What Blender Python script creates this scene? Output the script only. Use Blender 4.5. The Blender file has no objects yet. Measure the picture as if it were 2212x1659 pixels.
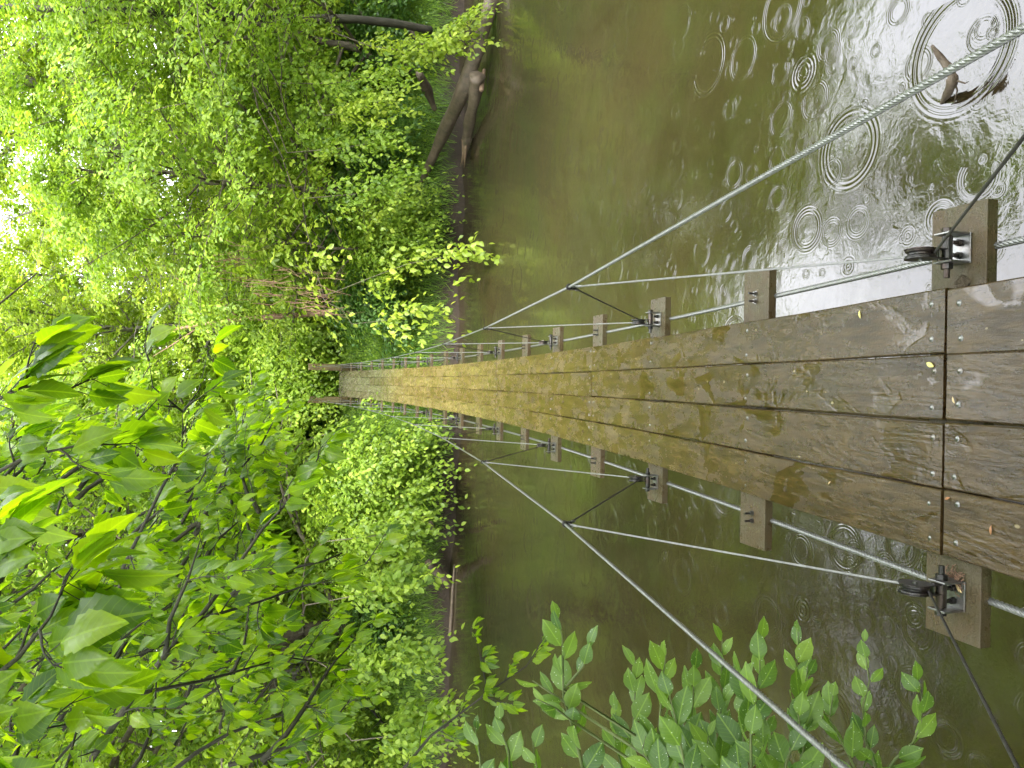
import bpy, math, random
import numpy as np
from mathutils import Vector, Matrix
R_ = math.radians
random.seed(7)
rng = np.random.default_rng(11)
C = bpy.context.scene.collection
scn = bpy.context.scene

# ------------------------------------------------------------------ camera
CAMZ = 4.5
TH, ROLL = R_(17.0), R_(1.0)
FPX = 1660.0                       # focal length in units of a 2212 x 1659 picture
F0 = Vector((0, math.cos(TH), -math.sin(TH)))
U0 = Vector((0, math.sin(TH), math.cos(TH)))
R0 = Vector((1, 0, 0))
# camera turned a little anticlockwise, held sideways (picture left = up)
Rr = R0 * math.cos(ROLL) + U0 * math.sin(ROLL)
Ur = U0 * math.cos(ROLL) - R0 * math.sin(ROLL)
cd = bpy.data.cameras.new("camera")
cam = bpy.data.objects.new("camera", cd)
C.objects.link(cam)
M = Matrix((( -Ur.x, Rr.x, -F0.x, 0), (-Ur.y, Rr.y, -F0.y, 0), (-Ur.z, Rr.z, -F0.z, CAMZ), (0, 0, 0, 1)))
cam.matrix_world = M
cd.sensor_width = 36.0
cd.lens = FPX / 2212 * 36.0
cd.clip_start = 0.05
cd.clip_end = 1000
scn.camera = cam
CAM = Vector((0, 0, CAMZ))

def ray(X, Y):
    return F0 - Ur * ((X - 1106.0) / FPX) + Rr * ((829.5 - Y) / FPX)
def at(X, Y, d):
    return CAM + ray(X, Y) * d
def on_z(X, Y, z):
    r = ray(X, Y)
    return CAM + r * ((z - CAMZ) / r.z)

# ------------------------------------------------------------------ light
SUN_EL, SUN_AZ = R_(53), R_(166)     # azimuth from +y towards +x
w = bpy.data.worlds.new("World"); scn.world = w; w.use_nodes = True
nt = w.node_tree; nt.nodes.clear()
wo = nt.nodes.new("ShaderNodeOutputWorld"); bg = nt.nodes.new("ShaderNodeBackground")
sky = nt.nodes.new("ShaderNodeTexSky"); sky.sky_type = 'NISHITA'; sky.sun_disc = False
sky.sun_elevation = SUN_EL; sky.sun_rotation = SUN_AZ; sky.air_density = 1.0; sky.dust_density = 3.0; sky.ozone_density = 1.0
bw = nt.nodes.new("ShaderNodeRGBToBW"); nt.links.new(sky.outputs[0], bw.inputs[0])
tc = nt.nodes.new("ShaderNodeTexCoord")
cn = nt.nodes.new("ShaderNodeTexNoise"); cn.inputs['Scale'].default_value = 1.6; cn.inputs['Detail'].default_value = 5
nt.links.new(tc.outputs['Generated'], cn.inputs['Vector'])
cr = nt.nodes.new("ShaderNodeValToRGB"); cr.color_ramp.elements[0].position = .3; cr.color_ramp.elements[0].color = (3.3, 3.4, 3.7, 1)
cr.color_ramp.elements[1].position = .7; cr.color_ramp.elements[1].color = (4.4, 4.45, 4.6, 1)
nt.links.new(cn.outputs[0], cr.inputs[0])
mu = nt.nodes.new("ShaderNodeMix"); mu.data_type = 'RGBA'; mu.blend_type = 'MULTIPLY'; mu.inputs[0].default_value = 1
nt.links.new(bw.outputs[0], mu.inputs['A']); nt.links.new(cr.outputs[0], mu.inputs['B'])
mx = nt.nodes.new("ShaderNodeMix"); mx.data_type = 'RGBA'; mx.inputs[0].default_value = .86
nt.links.new(sky.outputs[0], mx.inputs['A']); nt.links.new(mu.outputs['Result'], mx.inputs['B'])
# unseen patch of sky ahead, brightened so the near water mirrors white
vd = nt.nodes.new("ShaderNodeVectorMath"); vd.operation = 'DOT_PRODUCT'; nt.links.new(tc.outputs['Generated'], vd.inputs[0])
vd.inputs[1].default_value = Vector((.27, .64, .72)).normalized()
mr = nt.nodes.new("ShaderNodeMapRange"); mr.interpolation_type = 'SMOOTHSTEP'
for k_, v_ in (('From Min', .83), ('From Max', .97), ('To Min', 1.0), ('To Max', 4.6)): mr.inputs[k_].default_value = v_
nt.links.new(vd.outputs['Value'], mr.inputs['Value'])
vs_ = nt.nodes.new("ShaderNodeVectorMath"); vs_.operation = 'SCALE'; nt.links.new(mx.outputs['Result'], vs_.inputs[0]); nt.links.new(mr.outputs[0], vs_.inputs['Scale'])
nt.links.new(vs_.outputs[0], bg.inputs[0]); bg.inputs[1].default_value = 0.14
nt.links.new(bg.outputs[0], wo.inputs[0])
sd = bpy.data.lights.new("sun", 'SUN'); sd.energy = 3.0; sd.angle = R_(12); sd.color = (1, .95, .86)
so = bpy.data.objects.new("sun", sd); C.objects.link(so)
sdir = Vector((math.sin(SUN_AZ) * math.cos(SUN_EL), math.cos(SUN_AZ) * math.cos(SUN_EL), math.sin(SUN_EL)))
so.rotation_euler = sdir.to_track_quat('Z', 'Y').to_euler()
scn.view_settings.view_transform = 'Standard'; scn.view_settings.look = 'None'
scn.view_settings.gamma = 1.0
scn.view_settings.exposure = 1.6
cy = scn.cycles
cy.max_bounces = 7; cy.diffuse_bounces = 3; cy.glossy_bounces = 3; cy.transmission_bounces = 4; cy.transparent_max_bounces = 4
cy.use_denoising = True
cy.sample_clamp_indirect = 6
try: cy.use_adaptive_sampling = True; cy.adaptive_threshold = .02
except Exception: pass

# ------------------------------------------------------------------ helpers
def tag(o, label=None, cat=None, group=None, kind=None):
    if label: o['label'] = label
    if cat: o['category'] = cat
    if group: o['group'] = group
    if kind: o['kind'] = kind
    return o
def empty(name, loc):
    o = bpy.data.objects.new(name, None); C.objects.link(o); o.location = loc
    o.empty_display_size = .1
    return o

class MB:
    """collects shapes in world coordinates and links them as one mesh"""
    def __init__(s): s.v = []; s.f = []; s.m = []
    def add(s, vs, fs, mi=0):
        b = len(s.v); s.v += [tuple(v) for v in vs]; s.f += [tuple(b + i for i in f) for f in fs]; s.m += [mi] * len(fs)
    def box(s, c, dx, dy, dz, mi=0, rot=None):
        vs = []
        for sx in (-.5, .5):
            for sy in (-.5, .5):
                for sz in (-.5, .5):
                    p = Vector((sx * dx, sy * dy, sz * dz))
                    if rot is not None: p = rot @ p
                    vs.append(Vector(c) + p)
        s.add(vs, [(0, 1, 3, 2), (4, 6, 7, 5), (0, 4, 5, 1), (2, 3, 7, 6), (0, 2, 6, 4), (1, 5, 7, 3)], mi)
    def tube(s, pts, rad, n=8, mi=0, cap=True):
        pts = [Vector(p) for p in pts]
        if not hasattr(rad, '__len__'): rad = [rad] * len(pts)
        rings = []; up = None
        for i, p in enumerate(pts):
            t = (pts[min(i + 1, len(pts) - 1)] - pts[max(i - 1, 0)])
            t = t.normalized() if t.length > 1e-9 else Vector((0, 0, 1))
            if up is None:
                up = Vector((0, 0, 1)) if abs(t.z) < .9 else Vector((1, 0, 0))
            a = up - t * up.dot(t)
            if a.length < 1e-5: a = t.orthogonal()
            a.normalize(); up = a; b = t.cross(a)
            rings.append([p + (a * math.cos(2 * math.pi * k / n) + b * math.sin(2 * math.pi * k / n)) * rad[i] for k in range(n)])
        vs = [v for r in rings for v in r]; fs = []
        for i in range(len(pts) - 1):
            for k in range(n):
                k2 = (k + 1) % n
                fs.append((i * n + k, i * n + k2, (i + 1) * n + k2, (i + 1) * n + k))
        if cap:
            fs.append(tuple(range(n - 1, -1, -1))); fs.append(tuple((len(pts) - 1) * n + k for k in range(n)))
        s.add(vs, fs, mi)
    def build(s, name, mats, parent=None, smooth=False, bevel=0, org=None):
        me = bpy.data.meshes.new(name)
        org = Vector(org) if org is not None else Vector((0, 0, 0))
        if parent is not None: org = org if org.length else parent_world(parent)
        me.from_pydata([(v[0] - org.x, v[1] - org.y, v[2] - org.z) for v in s.v], [], s.f)
        for m in (mats if isinstance(mats, (list, tuple)) else [mats]): me.materials.append(m)
        me.polygons.foreach_set('material_index', s.m)
        if smooth: me.polygons.foreach_set('use_smooth', [True] * len(s.f))
        me.update()
        return link(name, me, parent, org, bevel)

WPOS = {}
def parent_world(p): return WPOS.get(p.name, Vector(p.location))
def link(name, me, parent, org, bevel=0):
    o = bpy.data.objects.new(name, me); C.objects.link(o)
    if parent is not None:
        o.parent = parent; o.location = org - parent_world(parent)
    else: o.location = org
    WPOS[o.name] = Vector(org)
    if bevel:
        b = o.modifiers.new('bevel', 'BEVEL'); b.width = bevel; b.segments = 2; b.limit_method = 'ANGLE'
    return o

def np_mesh(name, V, Fs, mats, attrs=None, smooth=False, mi=None):
    """V (n,3); Fs (m,k) faces all with k corners"""
    me = bpy.data.meshes.new(name)
    V = np.asarray(V, np.float32); Fs = np.asarray(Fs, np.int32); k = Fs.shape[1]
    me.vertices.add(len(V)); me.vertices.foreach_set('co', V.ravel())
    me.loops.add(Fs.size); me.loops.foreach_set('vertex_index', Fs.ravel())
    me.polygons.add(len(Fs)); me.polygons.foreach_set('loop_start', np.arange(0, Fs.size, k, dtype=np.int32))
    me.polygons.foreach_set('loop_total', np.full(len(Fs), k, np.int32))
    if smooth: me.polygons.foreach_set('use_smooth', np.ones(len(Fs), bool))
    for m in (mats if isinstance(mats, (list, tuple)) else [mats]): me.materials.append(m)
    if mi is not None: me.polygons.foreach_set('material_index', np.asarray(mi, np.int32))
    for kx, a in (attrs or {}).items():
        at_ = me.attributes.new(kx, 'FLOAT', 'POINT'); at_.data.foreach_set('value', np.asarray(a, np.float32))
    me.update(calc_edges=True)
    return me

def nrm(a): return a / np.maximum(np.linalg.norm(a, axis=-1, keepdims=True), 1e-9)

# leaf templates: (s along, t across, h up) , faces
LF_FAR = (np.array([[0, 0, 0], [.28, -.27, .05], [.62, -.27, .02], [1, 0, -.12], [.62, .27, .02], [.28, .27, .05]]), np.array([[0, 1, 2, 3], [0, 3, 4, 5]]))
def near_template(nseg=9, serr=.0, wmax=.5, peak=.42, droop=.22, fold=.28, tip=1.5):
    vs = []; fs = []
    for i in range(nseg + 1):
        s_ = i / nseg
        if s_ < peak: wd = math.sin(s_ / peak * math.pi / 2) ** .8
        else: wd = max(0, math.cos((s_ - peak) / (1 - peak) * math.pi / 2)) ** tip
        wd *= wmax
        if serr and 1 < i < nseg: wd *= 1 + (serr if i % 2 else -serr)
        h = -droop * s_ * s_
        for t_ in (-1, -.5, 0, .5, 1):
            vs.append((s_ + (.0 if abs(t_) < 1 else -.02 if i % 2 else .02), t_ * wd, h + abs(t_) * wd * fold - .05 * (abs(t_) == 1)))
    for i in range(nseg):
        for k in range(4):
            a = i * 5 + k
            fs.append((a, a + 1, a + 6, a + 5))
    return np.array(vs), np.array(fs)
LF_ELDER = near_template(11, .08, .29, .40, .2, .35, 1.1)
LF_OVAL = near_template(8, 0, .27, .48, .14, .3, .8)
LF_MID = near_template(3, 0, .46, .4, .2, .3, 1.0)

def leaves_mesh(name, P, D, N, L, Wd, tint, tpl, mat):
    D = nrm(D); S = nrm(np.cross(D, N)); Nn = np.cross(S, D)
    tv, tf = tpl; n = len(P); k = len(tv)
    L = np.broadcast_to(L, (n,)); Wd = np.broadcast_to(Wd, (n,))
    V = (P[:, None, :] + D[:, None, :] * (tv[None, :, 0, None] * L[:, None, None])
         + S[:, None, :] * (tv[None, :, 1, None] * (L * Wd)[:, None, None])
         + Nn[:, None, :] * (tv[None, :, 2, None] * L[:, None, None]))
    Fc = tf[None] + (np.arange(n) * k)[:, None, None]
    at_ = {'tint': np.repeat(tint, k), 'lu': np.tile(tv[:, 0], n), 'lv': np.tile(tv[:, 1], n)}
    return np_mesh(name, V.reshape(-1, 3), Fc.reshape(-1, tf.shape[1]), mat, at_, smooth=len(tv) > 8)

# ------------------------------------------------------------------ materials
class NT:
    def __init__(s, name):
        s.m = bpy.data.materials.new(name); s.m.use_nodes = True; s.t = s.m.node_tree; s.t.nodes.clear()
        s.out = s.n("ShaderNodeOutputMaterial")
    def n(s, ty, **kw):
        x = s.t.nodes.new(ty)
        for k, v in kw.items():
            if hasattr(x, k): setattr(x, k, v)
        return x
    def l(s, a, b): s.t.links.new(a, b)
    def noise(s, vec, scale, detail=4, rough=.55, dist=0):
        x = s.n("ShaderNodeTexNoise"); x.inputs['Scale'].default_value = scale; x.inputs['Detail'].default_value = detail
        x.inputs['Roughness'].default_value = rough; x.inputs['Distortion'].default_value = dist
        if vec is not None: s.l(vec, x.inputs['Vector'])
        return x.outputs['Fac']
    def ramp(s, f, stops):
        x = s.n("ShaderNodeValToRGB"); r = x.color_ramp
        while len(r.elements) < len(stops): r.elements.new(.5)
        for e, (p, c) in zip(r.elements, stops):
            e.position = p; e.color = (c, c, c, 1) if not hasattr(c, '__len__') else (*c, 1)
        s.l(f, x.inputs[0]); return x.outputs[0]
    def math(s, op, a, b=0.0, c=None):
        x = s.n("ShaderNodeMath", operation=op)
        for i, v in enumerate((a, b) if c is None else (a, b, c)):
            if isinstance(v, (int, float)): x.inputs[i].default_value = v
            else: s.l(v, x.inputs[i])
        return x.outputs[0]
    def mix(s, f, a, b, bt='MIX'):
        x = s.n("ShaderNodeMix"); x.data_type = 'RGBA'; x.blend_type = bt
        for k, v in (('Factor', f), ('A', a), ('B', b)):
            sock = x.inputs[0] if k == 'Factor' else x.inputs[k]
            if isinstance(v, (int, float)): sock.default_value = v
            elif isinstance(v, tuple): sock.default_value = (*v, 1)
            else: s.l(v, sock)
        return x.outputs['Result']
    def map(s, vec, scale=(1, 1, 1), loc=None):
        x = s.n("ShaderNodeMapping"); x.inputs['Scale'].default_value = scale; s.l(vec, x.inputs[0])
        if loc is not None: s.l(loc, x.inputs['Location'])
        return x.outputs[0]
    def attr(s, nm):
        x = s.n("ShaderNodeAttribute"); x.attribute_name = nm; return x.outputs['Fac']
    def pbsdf(s, col, rough=.6, spec=.5, metal=0, bump=None, bs=.3, bd=.01):
        p = s.n("ShaderNodeBsdfPrincipled")
        for k, v in (('Base Color', col), ('Roughness', rough), ('Specular IOR Level', spec), ('Metallic', metal)):
            if isinstance(v, (int, float)): p.inputs[k].default_value = v
            elif isinstance(v, tuple): p.inputs[k].default_value = (*v, 1)
            else: s.l(v, p.inputs[k])
        if bump is not None:
            b = s.n("ShaderNodeBump"); b.inputs['Strength'].default_value = bs; b.inputs['Distance'].default_value = bd
            s.l(bump, b.inputs['Height']); s.l(b.outputs[0], p.inputs['Normal'])
        return p
    def done(s, sh): s.l(sh.outputs[0], s.out.inputs[0]); return s.m
    def pos(s):
        return s.n("ShaderNodeNewGeometry").outputs['Position']
    def obj(s): return s.n("ShaderNodeTexCoord").outputs['Object']
    def rnd(s): return s.n("ShaderNodeObjectInfo").outputs['Random']

def leaf_mat(name, dark, mid, light, trans=.45, rough=.38, veins=False, spec=.5, tcol=None, drops=False):
    t = NT(name); ti = t.attr('tint')
    col = t.ramp(ti, [(0, dark), (.5, mid), (1, light)])
    bump = None; rr = rough
    if veins:
        lu, lv = t.attr('lu'), t.attr('lv')
        av = t.math('ABSOLUTE', lv)
        a = t.math('SUBTRACT', lu, t.math('MULTIPLY', av, .9))
        wv = t.math('SINE', t.math('MULTIPLY', a, 52.0))
        vein = t.math('GREATER_THAN', wv, .93)
        mid_ = t.math('LESS_THAN', av, .018)
        vv = t.math('MAXIMUM', t.math('MULTIPLY', vein, .35), mid_)
        col = t.mix(t.math('MULTIPLY', vv, .3), col, tuple(min(1, c * 1.9 + .01) for c in light))
        nz = t.noise(t.pos(), 60, 2)
        col = t.mix(t.math('MULTIPLY', nz, .35), col, dark)
        bump = wv
        if drops:
            vo = t.n("ShaderNodeTexVoronoi"); vo.inputs['Scale'].default_value = 170; t.l(t.pos(), vo.inputs['Vector'])
            sp = t.n("ShaderNodeSeparateColor"); t.l(vo.outputs['Color'], sp.inputs[0])
            dsel = t.math('GREATER_THAN', sp.outputs[0], .84)
            dd = t.math('MULTIPLY', t.math('LESS_THAN', vo.outputs['Distance'], .22), dsel)
            col = t.mix(t.math('MULTIPLY', dd, .8), col, (.55, .62, .55))
    p = t.pbsdf(col, rr, spec, 0, bump, .12, .001)
    tr = t.n("ShaderNodeBsdfTranslucent")
    tc_ = t.mix(1.0, col, tcol or (1.65, 1.7, .9), 'MULTIPLY')
    t.l(tc_, tr.inputs[0])
    mxs = t.n("ShaderNodeMixShader"); mxs.inputs[0].default_value = trans
    t.l(p.outputs[0], mxs.inputs[1]); t.l(tr.outputs[0], mxs.inputs[2])
    return t.done(mxs)
LM_FAR = leaf_mat('far_leaves', (.075, .14, .014), (.17, .26, .026), (.31, .40, .05), .5, .45, spec=.35)
LM_FAR2 = leaf_mat('yellow_green_leaves', (.10, .16, .012), (.22, .30, .028), (.36, .42, .055), .5, .45, spec=.35)
LM_DEEP = leaf_mat('deep_green_leaves', (.025, .07, .012), (.06, .13, .02), (.12, .21, .03), .35, .4)
LM_ELDER = leaf_mat('elder_leaves', (.035, .085, .005), (.115, .20, .007), (.19, .28, .010), .66, .32, True, .5, (2.9, 2.7, .6))
LM_OVAL = leaf_mat('oval_leaves', (.05, .11, .018), (.12, .21, .028), (.21, .32, .042), .42, .4, True, .5, (1.6, 1.6, .7), True)
LM_GRASS = leaf_mat('grass_blades', (.06, .12, .015), (.12, .22, .025), (.22, .34, .04), .4, .45)

def bark_mat(name, c1, c2, c3, sc=(1, 1, .18), rough=.75, s=14):
    t = NT(name); v = t.map(t.pos(), sc)
    n1 = t.noise(v, s, 6, .65, .4); n2 = t.noise(t.pos(), 2.2, 4)
    col = t.ramp(n1, [(.25, c1), (.5, c2), (.8, c3)])
    col = t.mix(t.math('MULTIPLY', n2, .35), col, (.05, .06, .02))
    return t.done(t.pbsdf(col, rough, .4, 0, n1, .8, .03))
M_BARK = bark_mat('bark', (.03, .024, .018), (.09, .07, .05), (.17, .14, .11))
M_BARKG = bark_mat('grey_bark', (.06, .055, .05), (.16, .14, .12), (.28, .26, .23))
M_TWIG = bark_mat('dark_twigs', (.006, .005, .004), (.016, .012, .008), (.035, .026, .018))
M_STEM = bark_mat('green_stems', (.05, .07, .02), (.09, .12, .03), (.13, .16, .05), rough=.5)
M_VINE = bark_mat('dry_vines', (.12, .06, .04), (.22, .12, .08), (.32, .2, .14))
M_LOG = bark_mat('bare_log', (.03, .021, .015), (.09, .062, .045), (.17, .125, .095), (1, 1, 1), .6, 6)
M_LOGIN = bark_mat('split_wood', (.08, .045, .025), (.17, .105, .065), (.27, .18, .12), (.3, 3, 3), .7, 8)

def wood_mat(name):
    t = NT(name); p = t.pos(); rn = t.rnd()
    off = t.n("ShaderNodeCombineXYZ"); t.l(t.math('MULTIPLY', rn, 37.0), off.inputs[0]); t.l(t.math('MULTIPLY', rn, 91.0), off.inputs[1])
    v = t.map(p, (1, 1, 1), off.outputs[0])
    vg = t.map(v, (1, .07, 1))
    # ring grain: distorted bands along the board, bending round knots
    warp = t.noise(t.map(v, (6, .55, 6)), 1.0, 2, .5)
    bands = t.math('SINE', t.math('MULTIPLY', warp, 95.0))
    fine = t.noise(vg, 120, 5, .7)
    blot = t.noise(v, 3.0, 5, .6)
    blot2 = t.noise(v, 9.0, 4, .6)
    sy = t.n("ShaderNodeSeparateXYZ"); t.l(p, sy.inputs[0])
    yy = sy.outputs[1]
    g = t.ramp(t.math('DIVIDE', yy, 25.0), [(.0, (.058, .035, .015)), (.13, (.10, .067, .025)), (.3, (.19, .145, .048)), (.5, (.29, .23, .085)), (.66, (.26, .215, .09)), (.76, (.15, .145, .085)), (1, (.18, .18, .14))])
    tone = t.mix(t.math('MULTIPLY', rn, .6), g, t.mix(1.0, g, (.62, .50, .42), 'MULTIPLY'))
    alg = t.ramp(blot, [(.38, 0.0), (.8, 1.0)])
    tone = t.mix(t.math('MULTIPLY', alg, .45), tone, t.mix(1.0, tone, (.62, .80, .5), 'MULTIPLY'))
    dk = t.ramp(blot2, [(.25, 1.0), (.7, 0.0)])
    tone = t.mix(t.math('MULTIPLY', dk, .6), tone, t.mix(1.0, tone, (.52, .48, .45), 'MULTIPLY'))
    b2 = t.ramp(bands, [(0, 0.0), (.55, 0.0), (1, 1.0)])
    tone = t.mix(t.math('MULTIPLY', b2, .4), tone, t.mix(1.0, tone, (.45, .42, .4), 'MULTIPLY'))
    tone = t.mix(t.math('MULTIPLY', t.ramp(fine, [(.35, 1.0), (.6, 0.0)]), .75), tone, t.mix(1.0, tone, (.5, .47, .45), 'MULTIPLY'))
    g2 = t.noise(t.map(v, (34, 1.3, 34)), 1.0, 4, .6, .3)
    tone = t.mix(t.math('MULTIPLY', t.ramp(g2, [(.36, 1.0), (.58, 0.0)]), .75), tone, t.mix(1.0, tone, (.45, .40, .36), 'MULTIPLY'))
    g3 = t.noise(t.map(v, (3.0, .9, 3)), 1.0, 4, .6, .5)
    tone = t.mix(t.math('MULTIPLY', t.ramp(g3, [(.32, 1.0), (.70, 0.0)]), .6), tone, t.mix(1.0, tone, (.62, .50, .40), 'MULTIPLY'))
    # knots
    vo = t.n("ShaderNodeTexVoronoi"); vo.inputs['Scale'].default_value = 1.0; t.l(t.map(v, (3.2, 1.1, 1)), vo.inputs['Vector'])
    kn = t.ramp(vo.outputs['Distance'], [(0.02, 1.0), (.075, 0.0)])
    tone = t.mix(t.math('MULTIPLY', kn, .8), tone, (.03, .018, .01))
    # little bright scars and litter
    vo2 = t.n("ShaderNodeTexVoronoi"); vo2.inputs['Scale'].default_value = 26; t.l(t.map(v, (1, .55, 1)), vo2.inputs['Vector'])
    sp = t.n("ShaderNodeSeparateColor"); t.l(vo2.outputs['Color'], sp.inputs[0])
    sc = t.math('MULTIPLY', t.math('GREATER_THAN', sp.outputs[0], .93), t.math('LESS_THAN', vo2.outputs['Distance'], .14))
    tone = t.mix(t.math('MULTIPLY', sc, .7), tone, (.22, .18, .10))
    wet = t.noise(t.map(v, (1, .4, 1)), 9, 6, .75)
    rough = t.ramp(wet, [(.34, .07), (.46, .2), (.62, .42)])
    hb = t.math('ADD', t.math('MULTIPLY', bands, .12), t.math('ADD', t.math('MULTIPLY', fine, 1.1), t.math('MULTIPLY', t.noise(v, 90, 4, .7), .8)))
    hb = t.math('ADD', hb, t.math('MULTIPLY', blot2, .8))
    pud = t.ramp(t.noise(t.map(v, (1, .55, 1)), 6.5, 3, .6, .6), [(.56, 0.0), (.62, 1.0)])
    rough = t.mix(pud, rough, (.06, .06, .06))
    hb = t.math('ADD', hb, t.math('MULTIPLY', g2, .9))
    hb = t.mix(t.math('MULTIPLY', pud, .55), hb, (.9, .9, .9))
    return t.done(t.pbsdf(tone, rough, .42, 0, hb, .42, .0035))
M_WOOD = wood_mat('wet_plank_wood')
def wood2(name, mul):
    t = NT(name); p = t.pos(); v = t.map(p, (.08, 1, 1))
    fine = t.noise(v, 90, 5, .7); blot = t.noise(p, 5, 4); bl2 = t.noise(p, 160, 3, .7)
    col = t.ramp(blot, [(.3, tuple(c * mul for c in (.14, .10, .045))), (.5, tuple(c * mul for c in (.21, .18, .07))), (.72, tuple(c * mul for c in (.15, .16, .04)))])
    col = t.mix(t.math('MULTIPLY', t.ramp(fine, [(.35, 1.0), (.6, 0.0)]), .5), col, (.05, .04, .022))
    col = t.mix(t.math('MULTIPLY', t.ramp(bl2, [(.4, 1.0), (.7, 0.0)]), .35), col, (.07, .05, .03))
    rg = t.ramp(t.noise(p, 26, 5, .7), [(.35, .18), (.65, .55)])
    col = t.mix(t.math('MULTIPLY', t.ramp(t.noise(p, 11, 5, .7), [(.4, 0.0), (.6, 1.0)]), .6), col, t.mix(1.0, col, (.95, .62, .42), 'MULTIPLY'))
    return t.done(t.pbsdf(col, rg, .4, 0, t.math('ADD', fine, bl2), .8, .004))
M_BEAM = wood2('beam_wood', .27)
M_POST = wood2('post_wood', .5)

def steel(name, col, rough, metal=1.0, rust=.0, strand=False):
    t = NT(name); p = t.pos(); n1 = t.noise(p, 70, 4, .7); n2 = t.noise(p, 18, 4)
    c = t.ramp(n1, [(.3, tuple(x * .55 for x in col)), (.7, col)])
    if rust: c = t.mix(t.math('MULTIPLY', t.ramp(n2, [(.48, 0.0), (.62, 1.0)]), rust), c, (.16, .06, .025))
    return t.done(t.pbsdf(c, rough, .5, metal, n1, .2, .002))
M_ROPE = steel('galvanised_rope', (.27, .27, .26), .42, .8)
M_GALV = steel('galvanised_steel', (.26, .26, .25), .4, .9, .25)
M_DARK = steel('dark_steel', (.05, .048, .046), .4, .8, .12)
M_BOLT = steel('bolt_steel', (.22, .22, .21), .3, .95, .15)
M_ROPE_SHADE = steel('shaded_rope', (.08, .075, .07), .5, .7)  # darker copy of the rope steel, with shade put into its colour

def ground_mat():
    t = NT('bank_soil'); p = t.pos()
    n1 = t.noise(p, 1.1, 5); n2 = t.noise(p, 14, 5, .7)
    col = t.ramp(n2, [(.3, (.010, .007, .004)), (.6, (.026, .017, .010)), (.8, (.05, .034, .02))])
    sz = t.n("ShaderNodeSeparateXYZ"); t.l(p, sz.inputs[0])
    gr = t.ramp(t.math('ADD', t.math('MULTIPLY', sz.outputs[2], .4), t.math('MULTIPLY', n1, .5)), [(.35, 0.0), (.6, 1.0)])
    col = t.mix(gr, col, t.ramp(n2, [(.3, (.015, .03, .007)), (.7, (.05, .09, .014))]))
    return t.done(t.pbsdf(col, .8, .3, 0, n2, .7, .04))
M_GROUND = ground_mat()
M_MUD = bark_mat('dried_mud', (.04, .028, .02), (.09, .065, .045), (.15, .11, .08), (1, 1, 1), .9, 60)

def water_mat():
    t = NT('river_water'); p = t.pos()
    sy = t.n("ShaderNodeSeparateXYZ"); t.l(p, sy.inputs[0]); yy = sy.outputs[1]
    big = t.noise(p, .35, 5, .6); med = t.noise(p, 1.6, 5, .65, 1.0)
    # silt: brown shallows by the near bank, olive over the deep channel
    f = t.math('ADD', t.math('DIVIDE', yy, 20.0), t.math('MULTIPLY', t.math('SUBTRACT', med, .5), .9))
    col = t.ramp(f, [(.12, (.015, .010, .0045)), (.38, (.023, .019, .008)), (.6, (.034, .0315, .0135)), (.85, (.028, .026, .011)), (1, (.021, .015, .008))])
    brown = t.ramp(big, [(.42, 0.0), (.62, 1.0)])
    col = t.mix(t.math('MULTIPLY', brown, .55), col, (.038, .028, .012))
    grn = t.ramp(t.noise(p, .9, 4, .6, .6), [(.5, 0.0), (.7, 1.0)])
    col = t.mix(t.math('MULTIPLY', grn, .4), col, (.030, .038, .010))
    h = None
    v2 = t.map(p, (1, 1, 0))
    for sc, amp, k, wd, rmax, seed, sel in ((1.1, .22, 210, .036, .30, 0, .35), (1.9, .18, 280, .026, .17, 5.3, .5), (3.7, .14, 360, .016, .07, 9.1, .6), (.65, .24, 150, .055, .42, 3.7, .45), (2.6, .16, 300, .026, .13, 13.9, .6)):
        vo = t.n("ShaderNodeTexVoronoi"); vo.voronoi_dimensions = '2D'; vo.inputs['Scale'].default_value = sc
        mp = t.n("ShaderNodeMapping"); mp.inputs['Location'].default_value = (seed, seed * 1.7, 0); t.l(v2, mp.inputs[0])
        t.l(mp.outputs[0], vo.inputs['Vector'])
        sp = t.n("ShaderNodeSeparateColor"); t.l(vo.outputs['Color'], sp.inputs[0])
        d = t.math('DIVIDE', vo.outputs['Distance'], sc)
        r0 = t.math('MULTIPLY', sp.outputs[0], rmax)
        x = t.math('SUBTRACT', d, r0)
        env = t.math('EXPONENT', t.math('MULTIPLY', t.math('MULTIPLY', x, x), -1.0 / (wd * wd)))
        hh = t.math('MULTIPLY', t.math('MULTIPLY', t.math('SINE', t.math('MULTIPLY', x, k)), env), amp / k)
        hh = t.math('MULTIPLY', hh, t.math('GREATER_THAN', sp.outputs[1], sel))
        h = hh if h is None else t.math('ADD', h, hh)
    fine = t.noise(v2, 34, 3, .6, .8); mid = t.noise(v2, 7, 3, .5, .5); sw = t.noise(t.map(v2, (.5, 1.3, 0)), 1.2, 2)
    h = t.math('MULTIPLY', h, 1.0)
    h = t.math('ADD', h, t.math('MULTIPLY', fine, .0006))
    h = t.math('ADD', h, t.math('MULTIPLY', mid, .0034))
    h = t.math('ADD', h, t.math('MULTIPLY', sw, .009))
    pb = t.pbsdf(col, .02, .85, 0)
    pb.inputs['IOR'].default_value = 1.45
    b = t.n("ShaderNodeBump"); b.inputs['Strength'].default_value = 1.0; b.inputs['Distance'].default_value = 1.0
    t.l(h, b.inputs['Height']); t.l(b.outputs[0], pb.inputs['Normal'])
    return t.done(pb)
M_WATER = water_mat()

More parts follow.
